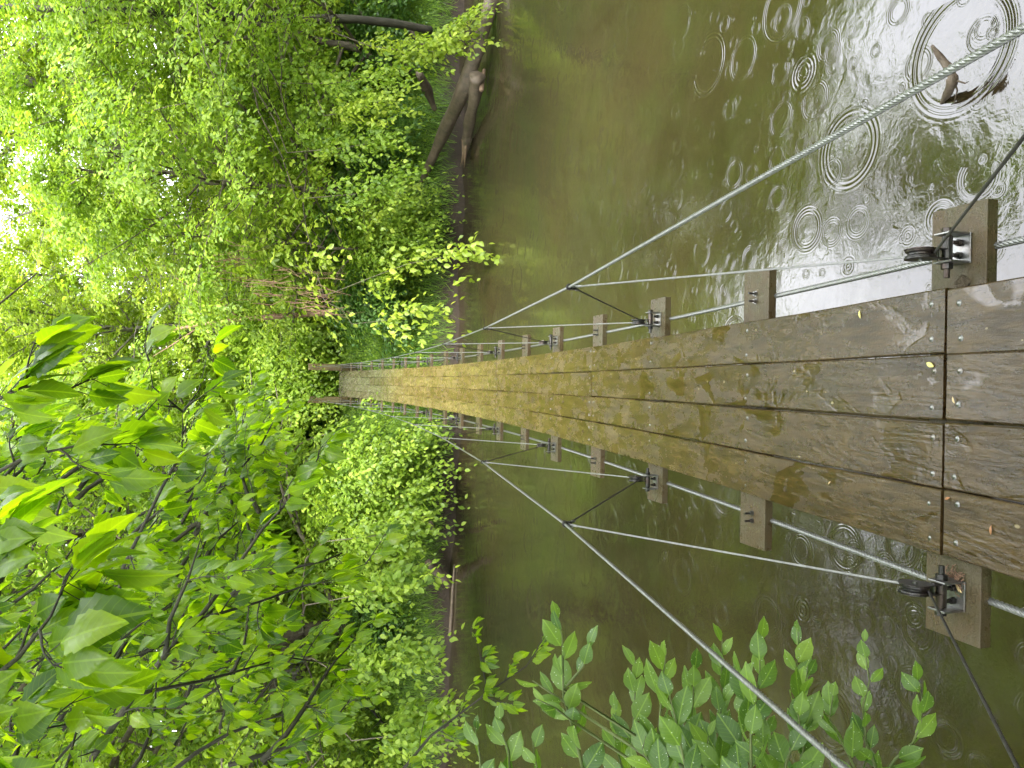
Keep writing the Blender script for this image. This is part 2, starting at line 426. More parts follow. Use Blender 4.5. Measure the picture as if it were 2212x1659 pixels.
# ------------------------------------------------------------------ ground and water
def shore(x):      # far waterline
    return 19.4 + .25 * np.sin(x * .9) + .2 * np.sin(x * 2.3 + 1) + np.where(x < 0, .07 * np.abs(x), .02 * x)
def ground_h(x, y):
    s = y - shore(x)
    far = np.where(s < 0, np.maximum(-1.6, s * .9 - .05), 0)
    bank = np.where(s > 0, .32 * (1 - np.exp(-s / .25)) + 2.0 * (1 - np.exp(-s / 3.2)) + .03 * s, 0)
    near_s = 2.6 + .2 * np.sin(x * 1.1) - y
    near = np.where(near_s > 0, 2.1 * (1 - np.exp(-near_s / 1.1)) + .02 * near_s, np.maximum(-1.6, near_s * .6 - .05))
    z = np.where(y < 11, near, far + bank)
    bumps = .06 * np.sin(x * 3.1 + y) * np.sin(y * 2.7) + .12 * np.sin(x * .7) * np.sin(y * .55 + 1)
    return z + np.where(z > .2, bumps, bumps * .1)
gx = np.concatenate([np.linspace(-260, -32, 20), np.linspace(-30, 30, 151), np.linspace(32, 260, 20)])
gy = np.concatenate([np.linspace(-200, -12, 12), np.linspace(-10, 4, 36), np.linspace(5, 17, 10), np.linspace(17.3, 36, 120), np.linspace(38, 400, 30)])
GX, GY = np.meshgrid(gx, gy); GZ = ground_h(GX, GY)
V = np.stack([GX, GY, GZ], -1).reshape(-1, 3)
nx = len(gx); ii, jj = np.meshgrid(np.arange(nx - 1), np.arange(len(gy) - 1)); b_ = (jj * nx + ii).ravel()
me = np_mesh('ground', V, np.stack([b_, b_ + 1, b_ + nx + 1, b_ + nx], 1), M_GROUND, smooth=True)
tag(link('ground', me, None, Vector((0, 0, 0))), kind='structure')
wb = MB(); wb.add([(-260, 1.2, 0), (260, 1.2, 0), (260, 24, 0), (-260, 24, 0)], [(0, 1, 2, 3)])
tag(wb.build('river', M_WATER), kind='structure')
def gh(x, y): return float(ground_h(np.array(float(x)), np.array(float(y))))

# ------------------------------------------------------------------ bridge
BX = -0.085
def deck_z(y): return CAMZ - 2.68 + .00706 * (y - 12.8) ** 2
J0, JS = 1.73, 3.70
joints = [J0 - JS] + [J0 + JS * k for k in range(7)]
bridge = empty('suspension_bridge', (BX, 12.8, 1.8))
tag(bridge, 'narrow wooden plank suspension footbridge with steel cables crossing the muddy river', 'footbridge')
WPOS[bridge.name] = Vector(bridge.location)
BW, GAP, TK = .186, .005, .038
def plank(y0, y1, k, row):
    """one board bent along the deck curve, with eased edges"""
    xc = BX + (1.5 - k) * (BW + GAP) + random.uniform(-.0015, .0015)
    dz = random.uniform(-.002, .002); cup = random.uniform(-.002, .003); sk = random.uniform(-.003, .003)
    prof = [(-.5, -TK), (-.5, -.004), (-.478, 0), (-.2, -.0007 + cup * .6), (.2, -.0007 + cup * .6), (.478, 0), (.5, -.004), (.5, -TK)]
    n = 14; m = MB(); vs = []; g = .0038 + random.uniform(0, .002)
    for i in range(n + 1):
        y = y0 + g + (y1 - y0 - 2 * g) * i / n
        wv = .0016 * math.sin(i * 1.3 + k * 2 + row)
        for (a, h) in prof:
            vs.append((xc + a * BW + sk * (i / n - .5) * 2 + wv, y, deck_z(y) + h + dz))
    q = len(prof); fs = []
    for i in range(n):
        for j in range(q):
            j2 = (j + 1) % q
            fs.append((i * q + j, (i + 1) * q + j, (i + 1) * q + j2, i * q + j2))
    fs.append(tuple(range(q))); fs.append(tuple(n * q + j for j in range(q - 1, -1, -1)))
    m.add(vs, fs)
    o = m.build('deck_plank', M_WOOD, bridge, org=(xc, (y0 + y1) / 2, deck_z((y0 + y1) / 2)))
    return o, xc
beam_ys = []
for r in range(7):
    for q in range(3): beam_ys.append(joints[r] + JS / 3 * q)
beam_ys.append(joints[7] - .06)
def bolt_dome(m, c, r=.0092):
    rings = []
    for a in (0, .5, 1.0, 1.35):
        rings.append([(c[0] + r * math.cos(a) * math.cos(2 * math.pi * k / 12), c[1] + r * math.cos(a) * math.sin(2 * math.pi * k / 12), c[2] + r * .55 * math.sin(a)) for k in range(12)])
    vs = [v for rg in rings for v in rg]; fs = []
    for i in range(3):
        for k in range(12): fs.append((i * 12 + k, i * 12 + (k + 1) % 12, (i + 1) * 12 + (k + 1) % 12, (i + 1) * 12 + k))
    fs.append(tuple(36 + k for k in range(12))); m.add(vs, fs)
for r in range(7):
    y0, y1 = joints[r], joints[r + 1]
    for k in range(4):
        o, xc = plank(y0, y1, k, r)
        ys = [y0 + .05, y0 + JS / 3, y0 + 2 * JS / 3, y1 - .05]
        far = MB()
        for yb in ys:
            if yb < -.5: continue
            for s in (-1, 1):
                c = (xc + s * .052 + random.uniform(-.008, .008), yb + random.uniform(-.012, .012), 0)
                c = (c[0], c[1], deck_z(c[1]) - .001)
                if r < 4 :
                    m = MB(); bolt_dome(m, c); m.build('bolt_head', M_BOLT, o, smooth=True)
                else: bolt_dome(far, c)
        if far.v: tag(far.build('bolt_heads', M_BOLT, o, smooth=True), kind='stuff')

def hexnut(m, c, axis, r, h, mi):
    axis = Vector(axis).normalized(); m.tube([Vector(c) - axis * h / 2, Vector(c) + axis * h / 2], r, 6, mi)
CX = .49
SUSP = .85
BT = TK + .003      # beam top below the deck top
clamp_ys = [J0 - JS / 3 + JS * 2 / 3 * k for k in range(0, 10)]
beams = []
for i, yb in enumerate(beam_ys):
    if yb < -1.2: continue
    zt = deck_z(yb) - BT
    m = MB(); L = 1.24 + random.uniform(-.012, .012); sk = random.uniform(-.006, .006)
    m.box((BX + sk, yb, zt - TK / 2), L, BW, TK)
    bm = m.build('cross_beam', M_BEAM, bridge, bevel=.002, org=(BX, yb, zt))
    # brackets sit on every second beam, beginning with the joint nearest the camera
    idx = round((yb - J0) / (JS / 3))
    for s in (-1, 1):
        x = BX + s * CX
        if idx % 2 == 0 and yb < 23.5:
            b = MB()
            b.box((x, yb - .015, zt + .003), .086, .062, .006, 0)
            for e in (-1, 1): b.box((x + e * .040, yb - .015, zt + .0405), .006, .058, .069, 0)
            ax = Vector((1, 0, 0)); hb = zt + .056
            b.tube([(x + s * .055, yb - .015, hb), (x - s * .085, yb - .015, hb)], .0085, 10, 1)
            b.tube([(x + .033, yb - .015, hb), (x - .033, yb - .015, hb)], .0145, 12, 1)
            hexnut(b, (x - s * .052, yb - .015, hb), ax, .0165, .016, 1)
            hexnut(b, (x + s * .050, yb - .015, hb), ax, .0155, .012, 1)
            for e in (-1, 1):
                hexnut(b, (x + e * .018, yb - .012, zt + .012), (0, 0, 1), .0105, .013, 1)
                b.tube([(x + e * .018, yb - .012, zt + .018), (x + e * .018, yb - .012, zt + .034)], .0062, 8, 1)
            b.build('bracket', [M_GALV, M_DARK], bm, bevel=.0015)
            # pulley block: two teardrop cheeks and a grooved sheave, in the plane of the cables
            xp = x - s * .018; pc = Vector((xp, yb + .012, hb + .066)); pl = MB()
            dvec = (pc - Vector((xp, yb - .015, hb))); dl = dvec.length; dv = dvec.normalized(); sv = ax.cross(dv)
            for e in (-1, 1):
                ring = []
                for q in range(22):
                    a = math.pi * 2 * q / 22
                    rr = .043; px = math.cos(a) * rr; py = math.sin(a) * rr
                    if px < -.012: px = -.012 - (-px - .012) * 2.4; py *= .55 if px < -.05 else .8
                    ring.append(pc + dv * px + sv * py)
                for tk in (0, 1):
                    pass
                vs = [p + ax * (e * .0115) for p in ring] + [p + ax * (e * .0145) for p in ring]
                n = len(ring)
                fs = [tuple(range(n)), tuple(range(2 * n - 1, n - 1, -1))] + [(q, (q + 1) % n, n + (q + 1) % n, n + q) for q in range(n)]
                pl.add(vs, fs, 0)
            pl.tube([pc - ax * .0105, pc - ax * .006, pc - ax * .002, pc + ax * .002, pc + ax * .006, pc + ax * .0105], [.041, .040, .034, .034, .040, .041], 28, 0)
            pl.tube([pc - ax * .019, pc + ax * .019], .0065, 10, 1)
            for e in (-1, 1):
                q = pc - dv * .047 + sv * (.008 * e); pl.tube([q - ax * .0175, q + ax * .0175], .0035, 8, 1)
            pl.build('pulley', [M_DARK, M_BOLT], bm)
        else:
            b = MB()
            for e in (-1, 1):
                xx = x + e * .017
                b.tube([(xx, yb, zt), (xx, yb, zt + .003)], .0125, 12, 0)
                hexnut(b, (xx, yb, zt + .0085), (0, 0, 1), .0095, .011, 0)
                b.tube([(xx, yb, zt + .012), (xx, yb, zt + .038)], .005, 8, 1)
            b.build('u_bolt', [M_BOLT, M_DARK], bm)

def rope(name, path_fn, y0, y1, Rr_, parent, lobes=6, hi=8.0, mat=M_ROPE, pitch=5.0, step=.0045):
    ys = []; y = y0
    while y < y1:
        ys.append(y); y += step if y < hi else .12
    ys.append(y1); ys = np.array(ys)
    Pp = np.array([path_fn(v) for v in ys])
    T = np.gradient(Pp, axis=0); T = nrm(T); ref = np.array([1.0, 0, 0]); A = nrm(ref - T * (T @ ref)[:, None]); B = np.cross(T, A)
    n = lobes * 4; ph = np.arange(n) / n * 2 * np.pi
    s = np.concatenate([[0], np.cumsum(np.linalg.norm(np.diff(Pp, axis=0), axis=1))])
    tw = s / (pitch * Rr_ * 2) * 2 * np.pi; tw = np.where(ys > hi, tw * 0, tw)
    rad = Rr_ * (.74 + .34 * np.abs(np.cos(ph * lobes / 2))) 
    ang = ph[None, :] + tw[:, None]
    V = Pp[:, None, :] + (A[:, None, :] * np.cos(ang)[..., None] + B[:, None, :] * np.sin(ang)[..., None]) * rad[None, :, None]
    m_ = len(ys); i, j = np.meshgrid(np.arange(m_ - 1), np.arange(n), indexing='ij'); i = i.ravel(); j = j.ravel(); j2 = (j + 1) % n
    Fc = np.stack([i * n + j, i * n + j2, (i + 1) * n + j2, (i + 1) * n + j], 1)
    org = parent_world(parent)
    me = np_mesh(name, V.reshape(-1, 3) - np.array(org)[None], Fc, mat, smooth=True)
    return link(name, me, parent, org)
for s in (-1, 1):
    x = BX + s * CX
    def main(y, x=x, s=s):
        # straight between clamps, like a real loaded cable
        if y < clamp_ys[0] or y > clamp_ys[-1]:
            z = deck_z(y) + SUSP
        else:
            k = min(int((y - clamp_ys[0]) / (JS * 2 / 3)), len(clamp_ys) - 2); a, b = clamp_ys[k], clamp_ys[k + 1]; t_ = (y - a) / (b - a)
            z = (deck_z(a) * (1 - t_) + deck_z(b) * t_) + SUSP
        return (x, y, z)
    rope('main_cable', main, -1.6, 24.1, .0056, bridge, hi=5, step=.0032)
    rope('deck_cable', lambda y, x=x: (x, y, deck_z(y) - BT - TK - .011), -1.0, 24.0, .0100, bridge, hi=6.5, step=.004)
    for k, yc in enumerate(clamp_ys):
        pc = Vector(main(yc)); m = MB()
        t_ = Vector((0, 1, (deck_z(yc + .1) - deck_z(yc - .1)) / .2)).normalized()
        # collar round the cable
        ring = [pc + (Vector((1, 0, 0)) * math.cos(a) + Vector((0, 0, 1)) * math.sin(a)) * .0105 for a in [2 * math.pi * q / 14 for q in range(15)]]
        m.tube(ring, .0034, 6, 0, cap=False)
        m.tube([p + t_ * .011 for p in ring], .0034, 6, 0, cap=False)
        m.box(pc + Vector((0, .005, -.019)), .022, .024, .012, 0)
        for e in (-1, 1):
            m.tube([pc + Vector((e * .009, .005, -.02)), pc + Vector((e * .009, .005, -.046))], .0034, 8, 1)
            hexnut(m, pc + Vector((e * .009, .005, -.032)), (0, 0, 1), .0072, .008, 1)
        m.build('cable_clamp', [M_DARK, M_BOLT], bridge)
        for d_ in (-1, 1):
            yb = yc + d_ * JS / 3
            if yb < -1 or yb > 23.5: continue
            zt = deck_z(yb) - BT
            xp = x - s * .018
            end = Vector((xp, yb + .012 - d_ * .034, zt + .056 + .052))
            st = pc + Vector((0, d_ * .006, -.012))
            pth = lambda v, a=st, b=end: tuple(a.lerp(b, v))
            dist = (end - st).length
            stp = .003 / dist if min(yb, yc) < 3 else .2
            rope('suspender_cable', pth, 0, 1, .0034, bridge, hi=2 if min(yb, yc) < 3 else -1, mat=M_ROPE if d_ < 0 else M_ROPE_SHADE, step=stp, pitch=6)
            if d_ > 0 or yc > 0:
                # swaged sleeve where the rope meets the clamp
                q = MB(); q.tube([st, st.lerp(end, .05 / dist)], .0052, 8); q.build('sleeve', M_DARK if d_ > 0 else M_GALV, bridge, smooth=True)
    # far post
    m = MB(); yp = 24.25
    m.box((BX + s * .50, yp, deck_z(23.9) + .9 - 2.3), .20, .20, 4.6)
    m.build('tower_post', M_POST, bridge, bevel=.008, org=(BX + s * .5, yp, deck_z(23.9)))
# ties from the posts down to the far bank
m = MB()
m.box((BX, 24.25, deck_z(23.9) - .28), .78, .14, .19)
m.build('end_sill', M_POST, bridge, bevel=.006)

# ------------------------------------------------------------------ vegetation
def spray_leaves(O, Dr, ln, m, size, droop, rs, spread=.9):
    """n sprays -> n*m leaves along drooping twigs"""
    n = len(O); tt = (np.arange(m) + .6) / m
    Dr = nrm(Dr); side = nrm(np.cross(Dr, np.array([0, 0, 1.0])) + 1e-6)
    P = O[:, None, :] + Dr[:, None, :] * (ln[:, None, None] * tt[None, :, None])
    P[..., 2] -= (droop * ln)[:, None] * tt[None, :] ** 2
    sg = np.where(np.arange(m) % 2 == 0, 1.0, -1.0)[None, :, None]
    D = Dr[:, None, :] * .75 + side[:, None, :] * sg * spread + rs.normal(0, .28, (n, m, 3))
    D[..., 2] -= .35 + .5 * droop
    N = np.array([0, 0, 1.0])[None, None] + Dr[:, None, :] * .35 + rs.normal(0, .38, (n, m, 3))
    P = P + rs.normal(0, size * .35, (n, m, 3))
    L = size * rs.uniform(.6, 1.25, (n, m))
    T = np.clip(rs.normal(.5, .18, (n, 1)) + rs.normal(0, .16, (n, m)), 0, 1)
    return [a.reshape(-1, 3) for a in (P, D, N)] + [L.ravel(), T.ravel()]

def curve_pts(p0, d0, ln, n, rise, droop, wob, rs):
    pts = [Vector(p0)]; d = Vector(d0).normalized(); st = ln / n
    for i in range(n):
        t = i / n
        d = d + Vector((rs.normal(0, wob), rs.normal(0, wob), rs.normal(0, wob) + rise * (1 - t) * .25 - droop * t * .35))
        d.normalize(); pts.append(pts[-1] + d * st)
    return pts

def make_tree(name, base, height, radius, seed, leafm, barkm, nl=16, sprays=34, m=14, size=.10, low=.2, lean=(0, 0), bias=(0, -1), bstr=.45,
              droop=.5, trunk_r=None, wob=.05, thick=1.0, flat=.45, twigs=True, gap=None, skirt=0.0, extra=()):
    rs = np.random.default_rng(seed); base = Vector(base)
    tr = trunk_r or height * .014
    root = empty(name, base); WPOS[root.name] = base
    tk = MB()
    top = base + Vector((lean[0], lean[1], height * .93))
    npt = 10; tp = []
    for i in range(npt + 1):
        t = i / npt; p = base.lerp(top, t) + Vector((lean[0] * .3 * math.sin(t * 3.1), lean[1] * .3 * math.sin(t * 3.1), 0)) + Vector((rs.normal(0, .06), rs.normal(0, .06), 0)) * (t > 0)
        tp.append(p)
    tp[0] = base - Vector((0, 0, .3))
    tk.tube(tp, [tr * (1.35 if i == 0 else 1) * (1 - .82 * i / npt) for i in range(npt + 1)], 10)
    Os, Ds, Ls = [], [], []
    for i in range(nl):
        h = low + (1 - low) * ((i + rs.uniform(0, .8)) / nl)
        h = min(h, .98); k = h * npt; a = tp[int(k)]; b = tp[min(int(k) + 1, npt)]; p0 = a.lerp(b, k - int(k))
        az = i * 2.4 + rs.uniform(-.4, .4)
        d = Vector((math.cos(az) + bias[0] * bstr, math.sin(az) + bias[1] * bstr, .25 + h * .5))
        prof = math.sin(math.pi * min(1, (.28 + .72 * (1 - h)) ** .8)) ** .6 if h > .3 else .95
        ln = radius * max(.45, (1 - .55 * max(0, h - .55) / .45)) * rs.uniform(.75, 1.15)
        ln *= 1 + skirt * (1 - h) * max(0, d.normalized().dot(Vector((bias[0], bias[1], 0)).normalized()))
        pts = curve_pts(p0, d, ln, 8, .3, droop, wob * 1.6, rs)
        r0 = tr * .42 * (1 - .6 * h)
        tk.tube(pts, [max(.006, r0 * (1 - .85 * q / 8)) for q in range(9)], 6)
        nsub = 5
        subs = [pts]
        for q in range(nsub):
            k0 = 2 + int(rs.integers(0, 6)); dd = (pts[min(k0 + 1, 8)] - pts[k0 - 1]).normalized()
            dd = dd + Vector((rs.normal(0, .7), rs.normal(0, .7), rs.normal(0, .25)))
            sp = curve_pts(pts[k0], dd, ln * rs.uniform(.3, .6), 5, .1, droop, wob * 2, rs)
            tk.tube(sp, [max(.004, r0 * .4 * (1 - .8 * z / 5)) for z in range(6)], 5)
            subs.append(sp)
        for q in range(sprays):
            sp = subs[int(rs.integers(0, len(subs)))]
            kk = rs.uniform(.35 if len(sp) > 7 else .1, 1) * (len(sp) - 1); a0 = sp[int(kk)]; a1 = sp[min(int(kk) + 1, len(sp) - 1)]
            o = a0.lerp(a1, kk - int(kk)); dd = (a1 - a0); dd = dd.normalized() if dd.length > 0 else Vector(d).normalized()
            Os.append((o.x + rs.normal(0, .16 * thick), o.y + rs.normal(0, .16 * thick), o.z + rs.normal(0, flat * .35)))
            dd = dd * .6 + Vector((rs.normal(0, .6), rs.normal(0, .6) + bias[1] * .25, rs.normal(0, .22)))
            Ds.append(tuple(dd)); Ls.append(rs.uniform(.35, .85))
    for pix, r0, ns in extra:
        pts = [at(*p) for p in pix]; k = min(range(1, npt), key=lambda q: abs(tp[q].z - pts[0].z - .2 * (tp[q] - pts[0]).length))
        full = [tp[k]] + [tp[k].lerp(pts[0], q) + Vector((.25 * math.sin(q * 5 + seed + r0 * 900), 0, .35 * math.sin(q * 3.14) + .12 * math.sin(q * 9 + seed))) for q in (.2, .4, .6, .8)] + pts
        tk.tube(full, [r0 * (1 - .8 * q / (len(full) - 1)) for q in range(len(full))], 6)
        for q in range(ns):
            kk = rs.uniform(.2, 1) * (len(pts) - 1.001); a0, a1 = pts[int(kk)], pts[int(kk) + 1]; o = a0.lerp(a1, kk - int(kk)); dd = (a1 - a0).normalized()
            Os.append((o.x + rs.normal(0, .16), o.y + rs.normal(0, .16), o.z + rs.normal(0, .13)))
            Ds.append(tuple(dd * .7 + Vector((rs.normal(0, .6), rs.normal(0, .5) - .2, rs.normal(0, .2))))); Ls.append(rs.uniform(.3, .7))
    O = np.array(Os); Dd = np.array(Ds); Ln = np.array(Ls) * (size / .1) ** .5
    if gap is not None:
        keep = gap(O); O, Dd, Ln = O[keep], Dd[keep], Ln[keep]
    P, D, N, L, T = spray_leaves(O, Dd, Ln, m, size, droop, rs)
    me = leaves_mesh('crown', P - np.array(base)[None], D, N, L, rs.uniform(.85, 1.15, len(P)), T, LF_FAR, leafm)
    tk.build('trunk', barkm, root, smooth=True)
    link('crown', me, root, base)
    return root
def copy_tree(o, loc, rz, sc):
    c = o.copy(); C.objects.link(c); c.location = loc; c.rotation_euler = (0, 0, rz); c.scale = (sc, sc, sc)
    for ch in o.children:
        d = ch.copy(); C.objects.link(d); d.parent = c
    return c

# --- trees of the far bank that lean over the river
A = [
 ('broadleaf_tree', (5.2, 21.6), 8.6, 3.9, 21, LM_FAR, dict(nl=30, sprays=76, low=.12, lean=(-.3, -1.3), skirt=.75), 'bushy bright green tree just right of the bridge end, leaning over the fallen log'),
 ('broadleaf_tree', (8.6, 21.2), 9.2, 4.2, 22, LM_FAR, dict(nl=32, sprays=80, low=.12, lean=(.2, -1.5), skirt=.85, extra=[([(620, 330, 17.4), (740, 320, 16.9), (850, 300, 16.6)], .03, 56), ([(640, 430, 17.2), (760, 420, 16.8), (865, 390, 16.6)], .03, 56), ([(600, 180, 17.2), (720, 180, 16.8), (840, 160, 16.5)], .03, 56)]), 'dense bright green tree hanging low over the thick end of the fallen log'),
 ('broadleaf_tree', (12.2, 21.2), 9.8, 4.4, 23, LM_FAR2, dict(nl=30, sprays=74, low=.14, lean=(0, -1.4), skirt=.8, extra=[([(720, 70, 17.6), (800, 100, 17.2), (880, 110, 16.9), (950, 95, 16.7), (1010, 60, 16.6)], .028, 80), ([(700, 250, 17), (770, 240, 16.6), (830, 215, 16.4)], .025, 50)]), 'yellow green tree at the right-hand limit of view above the water'),
 ('broadleaf_tree', (3.9, 25.2), 7.5, 2.6, 24, LM_FAR2, dict(nl=20, sprays=44, low=.12, lean=(.2, -1.2)), 'slender loose-leaved tree close beside the right bridge post'),
 ('young_tree', (3.2, 20.6), 4.6, 1.8, 29, LM_FAR2, dict(nl=14, sprays=16, m=9, size=.16, low=.15, lean=(.2, -1.0), skirt=.5, extra=[([(700, 640, 17.5), (800, 600, 17), (880, 570, 16.8), (960, 555, 16.6), (985, 548, 16.6)], .014, 26), ([(760, 700, 17.4), (850, 690, 17), (900, 670, 16.9)], .012, 18)]), 'young tree with sparse large leaves hanging over the water right of the bridge end'),
 ('broadleaf_tree', (-4.8, 25.6), 19, 4.6, 25, LM_FAR, dict(nl=44, sprays=66, size=.155, low=.07, lean=(.8, -5.0)), 'rounded leafy tree just left of the bridge end'),
 ('broadleaf_tree', (-7.2, 23.0), 20, 5.6, 26, LM_FAR, dict(nl=52, sprays=80, size=.155, low=.05, lean=(.8, -5.5), extra=[([(700, 1300, 17), (800, 1280, 16.5), (885, 1240, 16.2)], .03, 44), ([(720, 1450, 16.5), (800, 1440, 16), (905, 1400, 15.8)], .03, 50), ([(760, 1600, 16), (850, 1590, 15.6), (930, 1560, 15.4)], .03, 50), ([(700, 1170, 17.4), (790, 1160, 17.1), (860, 1150, 17)], .03, 36)]), 'dense green tree on the far bank behind the foreground branches'),
 ('broadleaf_tree', (-12.6, 22.5), 19, 5.6, 27, LM_FAR, dict(nl=46, sprays=76, size=.155, low=.06, lean=(.8, -5.5)), 'broad green tree on the far bank at the left limit of view'),
]
for nm, (x, y), h, r, sd_, lm, kw, lab in A:
    kw.setdefault('size', .116)
    t = make_tree(nm, (x, y, gh(x, y)), h, r, sd_, lm, M_BARK, **kw)
    tag(t, lab, 'tree')
# --- taller trees in the wood behind
proto1 = make_tree('forest_tree', (1.8, 31, gh(1.8, 31)), 13, 4.8, 31, LM_FAR2, M_BARKG, nl=34, sprays=64, m=14, size=.15, low=.10, bias=(0, -1), bstr=.3)
proto2 = make_tree('forest_tree', (-3.5, 30, gh(-3.5, 30)), 11, 4.6, 32, LM_FAR, M_BARKG, nl=32, sprays=64, m=14, size=.15, low=.10, bias=(0, -1), bstr=.3)
GL = 'leafy forest tree standing in the wood behind the far bank'
for p in (proto1, proto2): tag(p, GL, 'tree', 'forest trees behind the far bank')
spots = [(7.5, 27.5, 1.0, 0), (11.5, 27, 1.1, 1), (16, 27, 1.15, 0), (-7.5, 29, 1.05, 0), (-12, 28, 1.05, 1), (-17, 27, 1.1, 0), (20.5, 26, 1.1, 1), (-1, 37, 1.1, 1),
         (4.2, 36, 1.05, 0), (15, 36, 1.5, 0), (-6.5, 37, 1.35, 0), (-13, 36, 1.5, 1), (21, 36, 1.5, 0), (-20, 36, 1.5, 1), (1, 46, 1.6, 0), (8, 46, 1.1, 0),
         (16, 46, 1.9, 1), (-8, 46, 1.8, 1), (-17, 46, 1.9, 0), (25, 44, 1.9, 1), (-26, 42, 1.9, 0)]
for i, (x, y, sc, k) in enumerate(spots):
    c = copy_tree((proto1, proto2)[k], (x, y, gh(x, y) - .2), (i * 1.37) % 6.28 if i > 2 else i * .3, sc)
for i, (x, y, sc, k) in enumerate([(1.6, -7.0, 1.35, 0), (7.5, -5.5, 1.2, 1), (-3.5, -8.0, 1.2, 1)]):  # unseen trees added as occluders, shading the near deck and beam faces
    c = copy_tree((proto1, proto2)[k], (x, y, gh(x, y) - .2), i * 2.0, sc)
    tag(c, 'unseen leafy tree added behind the viewpoint to shade the near bridge', 'tree', 'unseen trees added behind the viewpoint for shade')
# --- undergrowth bushes
b1 = make_tree('bush', (-2.7, 20.3, gh(-2.7, 20.3)), 2.3, 1.7, 41, LM_FAR, M_TWIG, nl=20, sprays=40, m=12, size=.13, low=.05, lean=(0, -.9), droop=.8, trunk_r=.03)
tag(b1, 'rounded large-leaved bush hanging over the water left of the bridge', 'bush')
b2 = make_tree('bush', (2.1, 21.2, gh(2.1, 21.2)), 1.5, 1.1, 42, LM_DEEP, M_TWIG, nl=16, sprays=34, m=12, size=.11, low=.05, droop=.6, trunk_r=.02)
tag(b2, 'low dark green bush on the bank right of the bridge deck', 'bush')
UG = 'leafy green bush in the undergrowth of the far bank'
ug = [(3.6, 20.4, .75, 0), (4.6, 21.6, 1.1, 1), (-1.9, 21.6, .45, 1), (-4.6, 20.9, 1.0, 0), (-6.6, 21.0, .9, 1), (1.6, 28.2, 1.25, 0), (-.9, 28.2, 1.3, 0), (-2.8, 28.0, 1.3, 1), (3.4, 28, 1.6, 0),
      (-5.2, 27.5, 1.7, 0), (6.8, 21.0, 1.0, 1), (9.6, 21.2, 1.1, 1), (.4, 29.5, 1.5, 1), (-9.8, 21.6, 1.1, 0), (5.5, 24.5, 1.4, 0), (8, 24, 1.5, 1), (12, 23.5, 1.6, 0), (-11.5, 21.4, 1.0, 1), (-6.6, 24.5, 1.5, 0), (-3.0, 28.6, 1.9, 0), (2.6, 31, 1.9, 1)]
for i, (x, y, sc, k) in enumerate(ug):
    c = copy_tree((b1, b2)[k], (x, y, gh(x, y) - .05), i * 1.1, sc)
    tag(c, UG, 'bush', 'undergrowth bushes on the far bank')

for i, (x, y, sc, k) in enumerate([(-1.9, -2.6, 1.0, 0), (1.9, -2.9, 1.1, 0)]):  # unseen bushes added to keep rear light off the near beam faces
    c = copy_tree((b1, b2)[k], (x, y, gh(x, y) - .05), i * 1.1, sc)
    tag(c, 'unseen leafy bush added behind the viewpoint to block light from the rear', 'bush', 'unseen bushes added behind the viewpoint for shade')
# --- grass and ground cover
def grass(name, xs, ys, hgt, seed, label):
    rs = np.random.default_rng(seed); n = len(xs)
    z = ground_h(xs, ys); P = np.stack([xs, ys, z - .01], 1)
    D = rs.normal(0, .35, (n, 3)); D[:, 2] = 1
    N = rs.normal(0, 1, (n, 3)); N[:, 2] = .1
    L = hgt * rs.uniform(.5, 1.3, n)
    tv = np.array([[0, -.5, 0], [0, .5, 0], [.55, .3, .06], [.55, -.3, .06], [1, 0, .28]]); 
    tpl = (np.array([[0, -.5, 0], [0, .5, 0], [.6, .3, .08], [1, 0, .3], [.6, -.3, .08]]), np.array([[0, 1, 2, 4], [4, 2, 3, 3]]))
    tpl = (np.array([[0, -.5, 0], [0, .5, 0], [.6, .3, .08], [.6, -.3, .08], [1, .04, .3], [1, -.04, .3]]), np.array([[0, 1, 2, 3], [3, 2, 4, 5]]))
    me = leaves_mesh(name, P, D, N, L, .045, np.clip(rs.normal(.5, .25, n), 0, 1), tpl, LM_GRASS)
    return tag(link(name, me, None, Vector((0, 0, 0))), label, 'grass', kind='stuff')
rs = np.random.default_rng(5)
n = 90000
xs = rs.uniform(-13, 13, n); ss = rs.gamma(1.4, 2.6, n); ys = shore(xs) + .04 + ss
k = (np.abs(xs - BX) > .5) | (ys > 24.6); 
grass('grass', xs[k], ys[k], .30, 6, 'green grass and weeds covering the far bank')
# broad-leaved ground cover
n = 26000
xs = rs.uniform(-13, 13, n); ys = shore(xs) + .3 + rs.gamma(1.6, 2.0, n); z = ground_h(xs, ys) + rs.uniform(.02, .35, n)
P = np.stack([xs, ys, z], 1); D = rs.normal(0, 1, (n, 3)); D[:, 2] *= .3; N = rs.normal(0, .4, (n, 3)); N[:, 2] = 1; N[:, 1] -= .4
me = leaves_mesh('ground_cover', P, D, N, .085 * rs.uniform(.5, 1.2, n), 1.0, np.clip(rs.normal(.45, .2, n), 0, 1), LF_FAR, LM_FAR)
tag(link('ground_cover', me, None, Vector((0, 0, 0))), 'low broad-leaved weeds growing through the grass of the far bank', 'ground cover', kind='stuff')
